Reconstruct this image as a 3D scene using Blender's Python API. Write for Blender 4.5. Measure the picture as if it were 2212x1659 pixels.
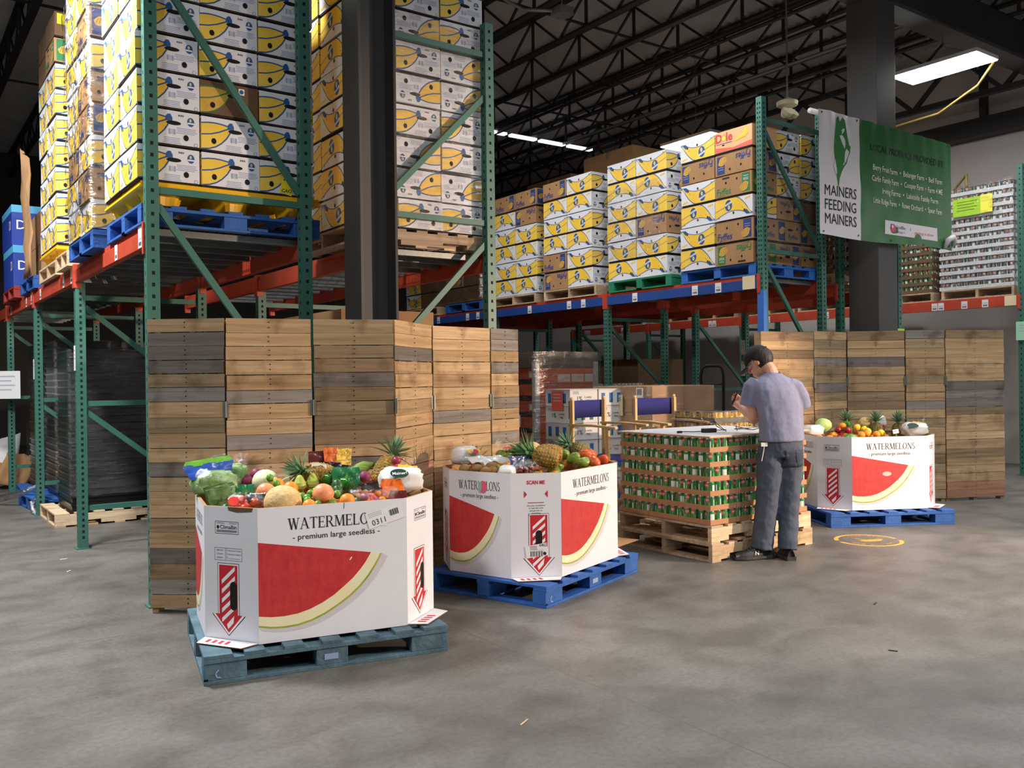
import bpy, bmesh, math, random
from mathutils import Matrix, Vector, noise
# ---------------------------------------------------------------- scene, camera, world, light
for o in list(bpy.data.objects): bpy.data.objects.remove(o)
SC = bpy.context.scene; COL = SC.collection
cam = bpy.data.cameras.new('camera'); CAM = bpy.data.objects.new('camera', cam); COL.objects.link(CAM)
_p, _r, _y = -0.00294, -0.0122, 0.6237
_f = Vector((math.sin(_y)*math.cos(_p), math.cos(_y)*math.cos(_p), math.sin(_p)))
_a = Vector((math.cos(_y), -math.sin(_y), 0)); _u = _a.cross(_f)
_rt = math.cos(_r)*_a + math.sin(_r)*_u; _up = -math.sin(_r)*_a + math.cos(_r)*_u
CAM.matrix_world = Matrix(((_rt.x, _up.x, -_f.x, 0), (_rt.y, _up.y, -_f.y, 0), (_rt.z, _up.z, -_f.z, 1.45), (0, 0, 0, 1)))
cam.sensor_width = 36; cam.lens = 1914/2212*36; cam.shift_y = -7.4/2212; cam.clip_end = 200
SC.camera = CAM
W = bpy.data.worlds.new('world'); SC.world = W; W.use_nodes = True
W.node_tree.nodes['Background'].inputs[0].default_value = (.80, .87, 1, 1)
W.node_tree.nodes['Background'].inputs[1].default_value = .2
vs = SC.view_settings; vs.view_transform = 'Standard'; vs.look = 'None'; vs.gamma = 1; vs.use_curve_mapping = False
vs.exposure = .30

def area(name, loc, size, power, color=(.98, .985, 1), rot=(0, 0, 0), sy=None, spread=2.2):
    l = bpy.data.lights.new(name, 'AREA'); l.energy = power; l.color = color; l.size = size; l.spread = spread
    if sy: l.shape = 'RECTANGLE'; l.size_y = sy
    o = bpy.data.objects.new(name, l); o.location = loc; o.rotation_euler = rot; COL.objects.link(o); return o
# ceiling lamps outside the frame (their own light); those in the frame are built as fixtures below
area('aisle_lamp', (.25, 7.0, 5.45), .45, 430, (.98, .985, 1), sy=1.2, spread=3.14)
area('aisle_lamp', (-.6, 11.0, 5.7), .45, 110, sy=1.2)
area('aisle_lamp', (-1.9, 2.2, 5.4), .45, 190, sy=1.2, spread=3.14)
area('bay_lamp', (6.3, 1.85, 5.65), .5, 75, (.97, .98, 1), sy=1.2, spread=3.14)
area('bay_lamp', (6.5, -1.8, 6.1), .5, 110, (.97, .98, 1), sy=1.2)
area('bay_lamp', (9.0, 1.6, 6.1), .5, 100, (.97, .98, 1), sy=1.2)
area('bay_lamp', (2.9, -1.8, 6.1), .5, 90, (.98, .985, 1), sy=1.2)
area('bay_lamp', (12.4, 3.2, 6.1), .5, 100, (.97, .98, 1), sy=1.2)
# warm work light on a stand beyond the right edge of the frame
sp = bpy.data.lights.new('work_light', 'SPOT'); sp.energy = 2100; sp.color = (1, .74, .54); sp.spot_size = 1.0; sp.spot_blend = .45; sp.shadow_soft_size = .06
SPOT = bpy.data.objects.new('work_light', sp); SPOT.location = (9.3, -.5, 2.35); COL.objects.link(SPOT)
SPOT.rotation_euler = (Vector((5.5, 4.9, .7))-SPOT.location).to_track_quat('-Z', 'Y').to_euler()

# ---------------------------------------------------------------- materials
MATS = {}
def lin(c):
    return tuple((x/12.92 if x <= .04045 else ((x+.055)/1.055)**2.4) for x in c)
def hexc(h): return lin(tuple(int(h[i:i+2], 16)/255 for i in (0, 2, 4)))
def mat(name, hx, rough=.6, metal=0, spec=.5, var=0, vscale=8, bump=0, bscale=40, stretch=None, emit=0, alpha=None, coat=0, sss=0, hx2=None):
    if name in MATS: return MATS[name]
    m = bpy.data.materials.new(name); m.use_nodes = True; nt = m.node_tree; N = nt.nodes; L = nt.links
    b = N['Principled BSDF']; c = hexc(hx); b.inputs['Base Color'].default_value = (*c, 1)
    b.inputs['Roughness'].default_value = rough; b.inputs['Metallic'].default_value = metal
    b.inputs['Specular IOR Level'].default_value = spec
    if coat: b.inputs['Coat Weight'].default_value = coat; b.inputs['Coat Roughness'].default_value = .12
    if sss: b.inputs['Subsurface Weight'].default_value = sss; b.inputs['Subsurface Radius'].default_value = (.02, .008, .004)
    if emit: b.inputs['Emission Color'].default_value = (*c, 1); b.inputs['Emission Strength'].default_value = emit
    if var or bump or hx2:
        tc = N.new('ShaderNodeTexCoord'); mp = N.new('ShaderNodeMapping'); L.new(tc.outputs['Object'], mp.inputs[0])
        if stretch: mp.inputs['Scale'].default_value = stretch
    if var or hx2:
        n = N.new('ShaderNodeTexNoise'); n.inputs['Scale'].default_value = vscale; n.inputs['Detail'].default_value = 5; n.inputs['Roughness'].default_value = .6
        L.new(mp.outputs[0], n.inputs['Vector'])
        r = N.new('ShaderNodeValToRGB'); L.new(n.outputs['Fac'], r.inputs[0]); L.new(r.outputs[0], b.inputs['Base Color'])
        r.color_ramp.elements[0].position = .32; r.color_ramp.elements[1].position = .68
        c2 = hexc(hx2) if hx2 else tuple(min(1, x*(1+var)) for x in c)
        r.color_ramp.elements[0].color = (*(c if hx2 else tuple(x*(1-var) for x in c)), 1); r.color_ramp.elements[1].color = (*c2, 1)
    if bump:
        n2 = N.new('ShaderNodeTexNoise'); n2.inputs['Scale'].default_value = bscale; n2.inputs['Detail'].default_value = 3; L.new(mp.outputs[0], n2.inputs['Vector'])
        bp = N.new('ShaderNodeBump'); bp.inputs['Strength'].default_value = bump; bp.inputs['Distance'].default_value = .01
        L.new(n2.outputs['Fac'], bp.inputs['Height']); L.new(bp.outputs[0], b.inputs['Normal'])
    MATS[name] = m; return m
def film_mat(name, fac=.12, rough=.12, tint='ffffff', nscale=9, streak=(1, 1, 5)):
    if name in MATS: return MATS[name]
    m = bpy.data.materials.new(name); m.use_nodes = True; nt = m.node_tree; N = nt.nodes; L = nt.links
    N.remove(N['Principled BSDF']); out = N['Material Output']
    t = N.new('ShaderNodeBsdfTransparent'); t.inputs[0].default_value = (*hexc(tint), 1)
    g = N.new('ShaderNodeBsdfGlossy'); g.inputs['Roughness'].default_value = rough
    mx = N.new('ShaderNodeMixShader'); L.new(t.outputs[0], mx.inputs[1]); L.new(g.outputs[0], mx.inputs[2]); L.new(mx.outputs[0], out.inputs[0])
    tc = N.new('ShaderNodeTexCoord'); mp = N.new('ShaderNodeMapping'); mp.inputs['Scale'].default_value = streak; L.new(tc.outputs['Object'], mp.inputs[0])
    n = N.new('ShaderNodeTexNoise'); n.inputs['Scale'].default_value = nscale; n.inputs['Detail'].default_value = 6; L.new(mp.outputs[0], n.inputs['Vector'])
    bp = N.new('ShaderNodeBump'); bp.inputs['Strength'].default_value = .8; bp.inputs['Distance'].default_value = .05
    L.new(n.outputs['Fac'], bp.inputs['Height']); L.new(bp.outputs[0], g.inputs['Normal'])
    fr = N.new('ShaderNodeMapRange'); fr.inputs[1].default_value = .35; fr.inputs[2].default_value = .7; fr.inputs[3].default_value = fac*.35; fr.inputs[4].default_value = fac*1.7
    L.new(n.outputs['Fac'], fr.inputs[0]); L.new(fr.outputs[0], mx.inputs[0])
    MATS[name] = m; return m
def wood_mat(name, axis_scale=(1.6, 30, 30), rough=.75, dark=.66, light=1.12):
    """plank wood: every plank carries its own colour in the attribute 'tone', the grain runs along x"""
    if name in MATS: return MATS[name]
    m = bpy.data.materials.new(name); m.use_nodes = True; nt = m.node_tree; N = nt.nodes; L = nt.links; b = N['Principled BSDF']
    b.inputs['Roughness'].default_value = rough; b.inputs['Specular IOR Level'].default_value = .25
    at = N.new('ShaderNodeAttribute'); at.attribute_name = 'tone'
    tc = N.new('ShaderNodeTexCoord'); mp = N.new('ShaderNodeMapping'); mp.inputs['Scale'].default_value = axis_scale; L.new(tc.outputs['Object'], mp.inputs[0])
    n = N.new('ShaderNodeTexNoise'); n.inputs['Scale'].default_value = 1; n.inputs['Detail'].default_value = 6; n.inputs['Roughness'].default_value = .62; n.inputs['Distortion'].default_value = .6; L.new(mp.outputs[0], n.inputs['Vector'])
    r = N.new('ShaderNodeValToRGB'); L.new(n.outputs['Fac'], r.inputs[0])
    r.color_ramp.elements[0].position = .3; r.color_ramp.elements[0].color = (dark, dark*.93, dark*.84, 1)
    r.color_ramp.elements[1].position = .62; r.color_ramp.elements[1].color = (light, light, light, 1)
    mu = N.new('ShaderNodeMix'); mu.data_type = 'RGBA'; mu.blend_type = 'MULTIPLY'; mu.inputs[0].default_value = 1
    L.new(at.outputs['Color'], mu.inputs[6]); L.new(r.outputs[0], mu.inputs[7])
    # stains and knots
    n3 = N.new('ShaderNodeTexNoise'); n3.inputs['Scale'].default_value = 5; n3.inputs['Detail'].default_value = 4; L.new(tc.outputs['Object'], n3.inputs['Vector'])
    r3 = N.new('ShaderNodeValToRGB'); L.new(n3.outputs['Fac'], r3.inputs[0]); r3.color_ramp.elements[0].position = .30; r3.color_ramp.elements[0].color = (.52, .47, .42, 1); r3.color_ramp.elements[1].position = .46; r3.color_ramp.elements[1].color = (1, 1, 1, 1)
    m2 = N.new('ShaderNodeMix'); m2.data_type = 'RGBA'; m2.blend_type = 'MULTIPLY'; m2.inputs[0].default_value = .8
    L.new(mu.outputs[2], m2.inputs[6]); L.new(r3.outputs[0], m2.inputs[7]); L.new(m2.outputs[2], b.inputs['Base Color'])
    bp = N.new('ShaderNodeBump'); bp.inputs['Strength'].default_value = .25; bp.inputs['Distance'].default_value = .004; L.new(n.outputs['Fac'], bp.inputs['Height']); L.new(bp.outputs[0], b.inputs['Normal'])
    MATS[name] = m; return m

GREEN = mat('rack_green_paint', '3d7062', .45, var=.07, vscale=3); HOLE = mat('dark_hole', '0c0d0d', .9)
ORANGE = mat('rack_orange_paint', 'b8432b', .5, var=.12, vscale=5); BLUEB = mat('rack_blue_paint', '24468c', .5, var=.12, vscale=6)
STEEL = mat('galvanized_steel', '80827f', .45, metal=.6, var=.15); DARKST = mat('dark_steel', '2a2a2c', .55)
BLACKP = mat('black_structure_paint', '2c2b2b', .6, var=.1, vscale=2); GREYP = mat('dark_grey_column_paint', '4a4846', .55, var=.06, vscale=2)
WHITEB = mat('white_carton', 'e2e3e8', .55, var=.03, vscale=3); KRAFT = mat('brown_cardboard', 'a98157', .8, var=.08, vscale=4); KRAFTD = mat('dark_cardboard', '6b4f35', .85, var=.1, vscale=4)
GAP = mat('carton_gap', '2b211a', .9)
YEL = mat('banana_yellow_print', 'f2c230', .55, hx2='f7d255', vscale=5); NAVY = mat('navy_print', '1f5596', .55); DNAVY = mat('dark_navy_print', '2b3f7c', .55)
YKR = mat('ochre_print', 'c99a35', .7, hx2='d8ae4a', vscale=14); GRNP = mat('green_print', '2f7a45', .6); LBLUE = mat('faded_blue_print', '8fa0c4', .6); GREYT = mat('grey_print', 'b3b6bd', .6); BLACK = mat('black_print', '17161a', .6)
REDP = mat('red_print', 'c4222f', .55); WHITEP = mat('white_print', 'f0efee', .55); YSTICK = mat('yellow_sticker', 'f0dc2a', .5); LIME = mat('lime_paper', 'b4e62d', .6); PAPER = mat('white_paper', 'e8e8e6', .6)
MELON = mat('melon_flesh_print', 'b8262c', .5, hx2='c63a38', vscale=26, stretch=(1, 1, .6)); RIND = mat('melon_rind_print', 'eedfb0', .5, hx2='e9eac4', vscale=6); RINDG = mat('melon_skin_print', 'b5b83a', .5, hx2='7f9a3a', vscale=12); PSHAD = mat('printed_grey', 'cfc9cd', .6)
PINK = mat('salmon_paper', 'e0604c', .6)
WOOD = wood_mat('pallet_wood'); WOODF = wood_mat('fine_wood', (1.2, 60, 60))
BLUEW = mat('blue_pallet_paint', '1d4f96', .65, hx2='2a62ae', vscale=7, bump=.3, bscale=60); BLUEOLD = mat('worn_blue_pallet_paint', '3c5866', .75, hx2='5a7884', vscale=9, bump=.4, bscale=50); GREENW = mat('green_pallet_paint', '17734f', .6, hx2='24875f', vscale=7)
BLUEL = mat('bright_blue_pallet_paint', '2763b4', .6, hx2='3273c4', vscale=7)
YPLAST = mat('yellow_plastic', 'efb90e', .4)
FILM = film_mat('stretch_film', .16); FILMH = film_mat('heavy_stretch_film', .30, .22, 'f0efec', 7, (1, 1, 3)); FILMD = film_mat('black_load_film', .06, .2, 'ffffff', 8, (1, 1, 8))
BAG = film_mat('produce_bag_film', .16, .1, 'ffffff', 14, (1, 1, 1))
LAMP = mat('lamp_diffuser', 'ffffff', .5, emit=34)

# ---------------------------------------------------------------- mesh builder
_TXT = {}
def text2d(s, size=1.0, bold=0, shear=0, sx=1):
    k = (s, bold, shear)
    if k not in _TXT:
        cu = bpy.data.curves.new('t', 'FONT'); cu.body = s; cu.size = 1; cu.resolution_u = 2; cu.offset = bold; cu.shear = shear
        ob = bpy.data.objects.new('t', cu); me = bpy.data.meshes.new_from_object(ob)
        v = [(p.co.x, p.co.y) for p in me.vertices]; f = [tuple(p.vertices) for p in me.polygons]
        bpy.data.objects.remove(ob); bpy.data.meshes.remove(me); bpy.data.curves.remove(cu)
        x0 = min(a for a, b in v); x1 = max(a for a, b in v)
        _TXT[k] = ([(a-(x0+x1)/2, b) for a, b in v], f, x1-x0)
    v, f, w = _TXT[k]
    return [(a*size*sx, b*size) for a, b in v], f, w*size*sx
class MB:
    def __init__(s, M=None): s.v = []; s.f = []; s.mi = []; s.c = []; s.mats = []; s.M = M or Matrix(); s.tone = (1, 1, 1)
    def idx(s, m):
        if m not in s.mats: s.mats.append(m)
        return s.mats.index(m)
    def add(s, vs, fs, m, tone=None):
        o = len(s.v); i = s.idx(m); M = s.M
        s.v += [tuple(M @ Vector(p)) for p in vs]; s.f += [tuple(k+o for k in f) for f in fs]; s.mi += [i]*len(fs); s.c += [tone or s.tone]*len(fs)
    def box(s, x0, x1, y0, y1, z0, z1, m, tone=None):
        s.add([(x0, y0, z0), (x1, y0, z0), (x1, y1, z0), (x0, y1, z0), (x0, y0, z1), (x1, y0, z1), (x1, y1, z1), (x0, y1, z1)],
              [(0, 3, 2, 1), (4, 5, 6, 7), (0, 1, 5, 4), (1, 2, 6, 5), (2, 3, 7, 6), (3, 0, 4, 7)], m, tone)
    def bar(s, a, b, w, h, m, up=(0, 0, 1), tone=None):
        a = Vector(a); b = Vector(b); d = b-a; u = Vector(up); x = d.cross(u)
        if x.length < 1e-6: x = d.cross(Vector((1, 0, 0)))
        x.normalize(); y = x.cross(d).normalized()
        pts = [p+x*sx*w/2+y*sy*h/2 for p in (a, b) for sx, sy in ((-1, -1), (1, -1), (1, 1), (-1, 1))]
        s.add(pts, [(3, 2, 1, 0), (4, 5, 6, 7), (0, 1, 5, 4), (1, 2, 6, 5), (2, 3, 7, 6), (3, 0, 4, 7)], m, tone)
    def tube(s, pts, r, m, seg=8, cap=True, closed=False):
        pts = [Vector(p) for p in pts]; n = len(pts); rs = r if isinstance(r, (list, tuple)) else [r]*n; V = []; F = []
        prev = None
        for i, p in enumerate(pts):
            t = (pts[min(i+1, n-1)]-pts[max(i-1, 0)]).normalized()
            if prev is None:
                x = t.cross(Vector((0, 0, 1)))
                if x.length < 1e-4: x = t.cross(Vector((1, 0, 0)))
            else: x = prev-t*prev.dot(t)
            x.normalize(); prev = x; y = t.cross(x)
            V += [p+(x*math.cos(2*math.pi*k/seg)+y*math.sin(2*math.pi*k/seg))*rs[i] for k in range(seg)]
        for i in range(n-1):
            for k in range(seg): F.append((i*seg+k, i*seg+(k+1) % seg, (i+1)*seg+(k+1) % seg, (i+1)*seg+k))
        if cap: F.append(tuple(range(seg-1, -1, -1))); F.append(tuple((n-1)*seg+k for k in range(seg)))
        s.add(V, F, m)
    def lathe(s, prof, m, seg=16, org=(0, 0, 0), sx=1, sy=1):
        V = []; F = []; n = len(prof); o = Vector(org)
        for r, z in prof:
            V += [o+Vector((r*math.cos(2*math.pi*k/seg)*sx, r*math.sin(2*math.pi*k/seg)*sy, z)) for k in range(seg)]
        for i in range(n-1):
            mm = m[i] if isinstance(m, list) else m
            s.add([V[i*seg+k] for k in range(seg)]+[V[(i+1)*seg+k] for k in range(seg)], [(k, (k+1) % seg, seg+(k+1) % seg, seg+k) for k in range(seg)], mm)
        if prof[0][0] > 1e-5: s.add(V[:seg], [tuple(range(seg-1, -1, -1))], m[0] if isinstance(m, list) else m)
        if prof[-1][0] > 1e-5: s.add(V[-seg:], [tuple(range(seg))], m[-1] if isinstance(m, list) else m)
    def ell(s, c, r, m, seg=14, rings=9, nz=0, seed=0, fn=None):
        V = []; F = []; c = Vector(c); sd = Vector((seed*3.1, seed*1.7, seed*.9))
        for i in range(rings+1):
            th = math.pi*i/rings
            for k in range(seg):
                ph = 2*math.pi*k/seg; d = Vector((math.sin(th)*math.cos(ph), math.sin(th)*math.sin(ph), math.cos(th)))
                q = 1+(nz*noise.noise(d*1.6+sd) if nz else 0)
                p = Vector((d.x*r[0], d.y*r[1], d.z*r[2]))*q
                if fn: p = fn(p, d)
                V.append(c+p)
        for i in range(rings):
            for k in range(seg): F.append((i*seg+k, (i+1)*seg+k, (i+1)*seg+(k+1) % seg, i*seg+(k+1) % seg))
        s.add(V, F, m)
    def poly(s, pts, m): s.add(pts, [tuple(range(len(pts)))], m)
    # print on a face: P = (origin, u, v, n) with 2-D points in metres
    def flat(s, P, pts, m, lift=.0008): o, u, v, n = P; s.poly([o+u*a+v*b+n*lift for a, b in pts], m)
    def rect(s, P, x0, y0, x1, y1, m, lift=.0008): s.flat(P, [(x0, y0), (x1, y0), (x1, y1), (x0, y1)], m, lift)
    def oval(s, P, cx, cy, rx, ry, m, lift=.001, seg=18, a=0): s.flat(P, [(cx+rx*math.cos(t)*math.cos(a)-ry*math.sin(t)*math.sin(a), cy+rx*math.cos(t)*math.sin(a)+ry*math.sin(t)*math.cos(a)) for t in (2*math.pi*k/seg for k in range(seg))], m, lift)
    def line(s, P, pts, w, m, lift=.001):
        for (a, b), (c, d) in zip(pts, pts[1:]):
            l = math.hypot(c-a, d-b) or 1; nx, ny = -(d-b)/l*w/2, (c-a)/l*w/2
            s.flat(P, [(a-nx, b-ny), (c-nx, d-ny), (c+nx, d+ny), (a+nx, b+ny)], m, lift)
    def text(s, P, t, cx, cy, size, m, lift=.0012, bold=0, shear=0, sx=1, rot=0, width=None):
        v, f, w = text2d(t, size, bold, shear, sx); k = 1 if not width else width/w; o, u, vv, n = P; ca, sa = math.cos(rot), math.sin(rot)
        s.add([o+u*(cx+a*k*ca-b*sa)+vv*(cy+a*k*sa+b*ca)+n*lift for a, b in v], f, m)
    def build(s, name, parent=None, smooth=False, bevel=0, loc=None, rotz=0):
        me = bpy.data.meshes.new(name); me.from_pydata(s.v, [], s.f)
        for m in s.mats: me.materials.append(m)
        me.polygons.foreach_set('material_index', s.mi)
        if smooth: me.polygons.foreach_set('use_smooth', [True]*len(s.f))
        if any(c != (1, 1, 1) for c in s.c):
            at = me.attributes.new('tone', 'FLOAT_COLOR', 'FACE'); at.data.foreach_set('color', [x for c in s.c for x in (*c, 1)])
        me.update()
        o = bpy.data.objects.new(name, me); COL.objects.link(o)
        if parent: o.parent = parent
        if loc is not None: o.location = loc
        if rotz: o.rotation_euler = (0, 0, rotz)
        if bevel:
            b = o.modifiers.new('bevel', 'BEVEL'); b.width = bevel; b.segments = 2; b.limit_method = 'ANGLE'
        return o
def tag(o, label, cat, group=None, kind=None):
    o['label'] = label; o['category'] = cat
    if group: o['group'] = group
    if kind: o['kind'] = kind
    return o
def thing(name, label, cat, loc=(0, 0, 0), rotz=0, group=None):
    o = bpy.data.objects.new(name, None); COL.objects.link(o); o.location = loc; o.rotation_euler = (0, 0, rotz); o.empty_display_size = .1
    return tag(o, label, cat, group)
def struct(o): o['kind'] = 'structure'; return o
def dup(root, loc=None, rotz=None, label=None, group=None, rot=None):
    r = root.copy(); COL.objects.link(r)
    for k in ('label', 'group'):
        v = label if k == 'label' else group
        if v: r[k] = v
    if loc is not None: r.location = loc
    if rotz is not None: r.rotation_euler = (0, 0, rotz)
    if rot is not None: r.rotation_euler = rot
    def rec(a, b):
        for ch in list(a.children):
            c = ch.copy(); COL.objects.link(c); c.parent = b; rec(ch, c)
    rec(root, r); return r
def face(o, u, v):
    o, u, v = Vector(o), Vector(u).normalized(), Vector(v).normalized(); return (o, u, v, u.cross(v))
X, Y, Z = Vector((1, 0, 0)), Vector((0, 1, 0)), Vector((0, 0, 1))
ORD = ['lowest', 'second', 'third', 'fourth', 'fifth', 'sixth', 'seventh', 'eighth', 'ninth', 'tenth', 'eleventh', 'twelfth', 'thirteenth', 'fourteenth', 'fifteenth', 'sixteenth']
def jit(r, a=.006): return r.uniform(-a, a)
# ---------------------------------------------------------------- room
def floor_mat():
    m = bpy.data.materials.new('concrete_floor'); m.use_nodes = True; nt = m.node_tree; N = nt.nodes; L = nt.links; b = N['Principled BSDF']
    tc = N.new('ShaderNodeTexCoord')
    def nz(scale, det, st=(1, 1, 1), dist=0):
        mp = N.new('ShaderNodeMapping'); mp.inputs['Scale'].default_value = st; L.new(tc.outputs['Object'], mp.inputs[0])
        n = N.new('ShaderNodeTexNoise'); n.inputs['Scale'].default_value = scale; n.inputs['Detail'].default_value = det; n.inputs['Distortion'].default_value = dist; L.new(mp.outputs[0], n.inputs['Vector']); return n
    def ramp(n, p0, c0, p1, c1):
        r = N.new('ShaderNodeValToRGB'); L.new(n.outputs['Fac'], r.inputs[0]); e = r.color_ramp.elements
        e[0].position, e[0].color, e[1].position, e[1].color = p0, (*hexc(c0), 1), p1, (*hexc(c1), 1); return r
    def mix(a, c, f, mode='MULTIPLY'):
        x = N.new('ShaderNodeMix'); x.data_type = 'RGBA'; x.blend_type = mode; x.inputs[0].default_value = f; L.new(a, x.inputs[6]); L.new(c, x.inputs[7]); return x.outputs[2]
    base = ramp(nz(1.1, 7, (1, 1, 1), .2), .32, '65625c', .7, '787570')
    blot = ramp(nz(3.0, 6, (1, 1.25, 1), .35), .34, 'd2d0cc', .58, 'ffffff')
    fine = ramp(nz(38, 4), .3, 'dcdad6', .62, 'ffffff')
    spk = ramp(nz(16, 3, (2.4, .7, 1)), .24, 'a8a6a2', .30, 'ffffff')
    c = mix(mix(mix(base.outputs[0], blot.outputs[0], .85), fine.outputs[0], .8), spk.outputs[0], .5)
    # saw-cut joints
    sx = N.new('ShaderNodeSeparateXYZ'); L.new(tc.outputs['Object'], sx.inputs[0])
    def joint(sock, at, w):
        s = N.new('ShaderNodeMath'); s.operation = 'SUBTRACT'; L.new(sx.outputs[sock], s.inputs[0]); s.inputs[1].default_value = at
        a = N.new('ShaderNodeMath'); a.operation = 'ABSOLUTE'; L.new(s.outputs[0], a.inputs[0])
        l = N.new('ShaderNodeMath'); l.operation = 'LESS_THAN'; L.new(a.outputs[0], l.inputs[0]); l.inputs[1].default_value = w; return l.outputs[0]
    for k, at in (('X', 2.73), ('Y', 5.44)):
        x = N.new('ShaderNodeMix'); x.data_type = 'RGBA'; L.new(joint(k, at, .004), x.inputs[0]); L.new(c, x.inputs[6]); x.inputs[7].default_value = (*hexc('57554f'), 1); c = x.outputs[2]
    L.new(c, b.inputs['Base Color'])
    rr = N.new('ShaderNodeMapRange'); rn = nz(2.2, 5); L.new(rn.outputs['Fac'], rr.inputs[0]); rr.inputs[3].default_value = .34; rr.inputs[4].default_value = .6; L.new(rr.outputs[0], b.inputs['Roughness'])
    b.inputs['Specular IOR Level'].default_value = .4
    return m
m = MB(); m.box(-6, 14.8, -6, 24, -.2, 0, floor_mat()); struct(m.build('floor'))
WALL = mat('painted_block_wall', 'cfc8c4', .85, var=.04, vscale=1.5); WALLD = mat('dark_far_wall', '4b4844', .9)
m = MB(); m.box(14.6, 14.8, -6, 24, 0, 7, WALL); struct(m.build('wall_right'))
m = MB(); m.box(-6, 14.8, 24, 24.2, 0, 7, WALLD); struct(m.build('wall_back'))
m = MB(); m.box(-6.2, -6, -6, 24, 0, 7, WALLD); struct(m.build('wall_left'))
# corrugated roof deck, ribs along x
DECK = mat('roof_deck_steel', 'b4b2b0', .6, metal=0, var=.1, vscale=2)
m = MB(); ys = [-6+.075*k for k in range(401)]; V = []; F = []
for k, y in enumerate(ys): V += [(-6, y, 6.93+(.06 if (k//1) % 2 else 0)), (14.8, y, 6.93+(.06 if k % 2 else 0))]
F = [(2*k, 2*k+1, 2*k+3, 2*k+2) for k in range(400)]
m.add(V, F, DECK); struct(m.build('ceiling'))
# bar joists along y
JX = [-5.6+.92*k for k in range(22)]
def joist():
    m = MB(); z0, z1 = 6.36, 6.89
    for s in (-1, 1): m.box(-.05*1, .05, -6, 24, z0, z0+.035, BLACKP) if s < 0 else m.box(-.055, .055, -6, 24, z1, z1+.035, BLACKP)
    k = 0; y = -6
    while y < 24:
        m.bar((0, y, z0+.02), (0, y+.62, z1), .03, .03, BLACKP); m.bar((0, y+.62, z1), (0, y+1.24, z0+.02), .03, .03, BLACKP); m.bar((0, y+.62, z0+.02), (0, y+.62, z1), .04, .03, BLACKP)
        y += 1.24
    return m.build('trim_roof_joist', loc=(JX[0], 0, 0))
j0 = struct(joist())
for x in JX[1:]:
    c = j0.copy(); c.location = (x, 0, 0); COL.objects.link(c)
# cross bridging along x, sprinkler and conduit runs
m = MB()
for y in (3, 6.6, 9.5, 13, 16.5): m.bar((-6, y, 6.41), (14.6, y, 6.41), .03, .03, BLACKP)
struct(m.build('trim_bridging'))
# girder over the right column and ledger at the wall
m = MB()
m.box(-6, 14.6, 5.90, 6.22, 5.85, 5.88, GREYP); m.box(-6, 14.6, 6.045, 6.075, 5.88, 6.5, BLACKP); m.box(-6, 14.6, 5.90, 6.22, 6.32, 6.35, GREYP)
m.box(-6, 14.6, 5.88, 5.90, 5.88, 6.34, BLACKP)
struct(m.build('trim_girder'))
m = MB(); m.box(14.3, 14.6, -6, 24, 5.22, 5.5, BLACKP)
for k in range(10): m.box(14.35, 14.45, 2.2+k*2.4, 2.3+k*2.4, 5.5, 6.6, BLACKP)
struct(m.build('trim_wall_ledger'))
m = MB()   # open web truss near the right wall
m.box(13.6, 13.7, -2, 24, 5.62, 5.70, BLACKP); m.box(13.6, 13.7, -2, 24, 6.3, 6.38, BLACKP)
for k in range(18): y = -2+k*1.4; m.bar((13.65, y, 5.66), (13.65, y+.7, 6.34), .06, .06, BLACKP); m.bar((13.65, y+.7, 6.34), (13.65, y+1.4, 5.66), .06, .06, BLACKP)
struct(m.build('trim_wall_truss'))
# columns
m = MB()   # H section, flanges facing x
cx0, cx1, cy0, cy1 = 2.72, 3.01, 5.54, 5.80
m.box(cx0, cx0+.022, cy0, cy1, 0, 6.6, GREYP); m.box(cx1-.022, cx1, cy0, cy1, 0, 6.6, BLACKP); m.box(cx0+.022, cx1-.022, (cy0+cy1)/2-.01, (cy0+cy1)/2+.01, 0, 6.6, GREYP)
tag(m.build('steel_column', bevel=.003), 'dark grey H section steel column rising behind the left wooden screen', 'column')
m = MB(); m.box(9.49, 9.88, 5.865, 6.255, 0, 5.85, GREYP)
tag(m.build('boxed_column', bevel=.006), 'square charcoal column standing behind the green banner', 'column')
def tubing(name, pts, r, ma, label, cat, group=None):
    m = MB(); m.tube(pts, r, ma, 8); return tag(m.build(name, smooth=True), label, cat, group)
CONDUIT = mat('conduit_grey', '8f8f8d', .4, metal=.5); DCON = mat('dark_pipe', '3b3634', .5)
tubing('conduit_pipe', [(11.75, 18, 6.335), (11.75, 6.4, 6.335)], .022, CONDUIT, 'thin grey conduit running under the black roof joists', 'pipe')
tubing('sprinkler_pipe', [(12.4, 22, 6.32), (12.4, 6.4, 6.32)], .03, DCON, 'dark sprinkler pipe under the joists above the right rack', 'pipe')
tubing('sprinkler_pipe', [(10.1, 20, 6.325), (10.1, 6.4, 6.325)], .03, DCON, 'dark sprinkler pipe close under the joists beside the grey conduit', 'pipe')
tubing('extension_cord', [(11.75, 5.62, 5.45), (11.9, 5.9, 5.25), (12.2, 6.6, 5.1), (12.4, 7.6, 5.12), (12.6, 9.0, 5.3)], .016, mat('cord_yellow', '9a8240', .6), 'yellow cord sagging from the hanging lamp on the right', 'cord')
tubing('extension_cord', [(13.7, 7.4, 3.98), (13.5, 7.1, 4.22), (13.25, 6.75, 4.4), (13.15, 6.7, 4.2)], .018, mat('cord_yellow', '9a8240', .6), 'yellow cord hanging down onto the white can pallet', 'cord')
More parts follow.
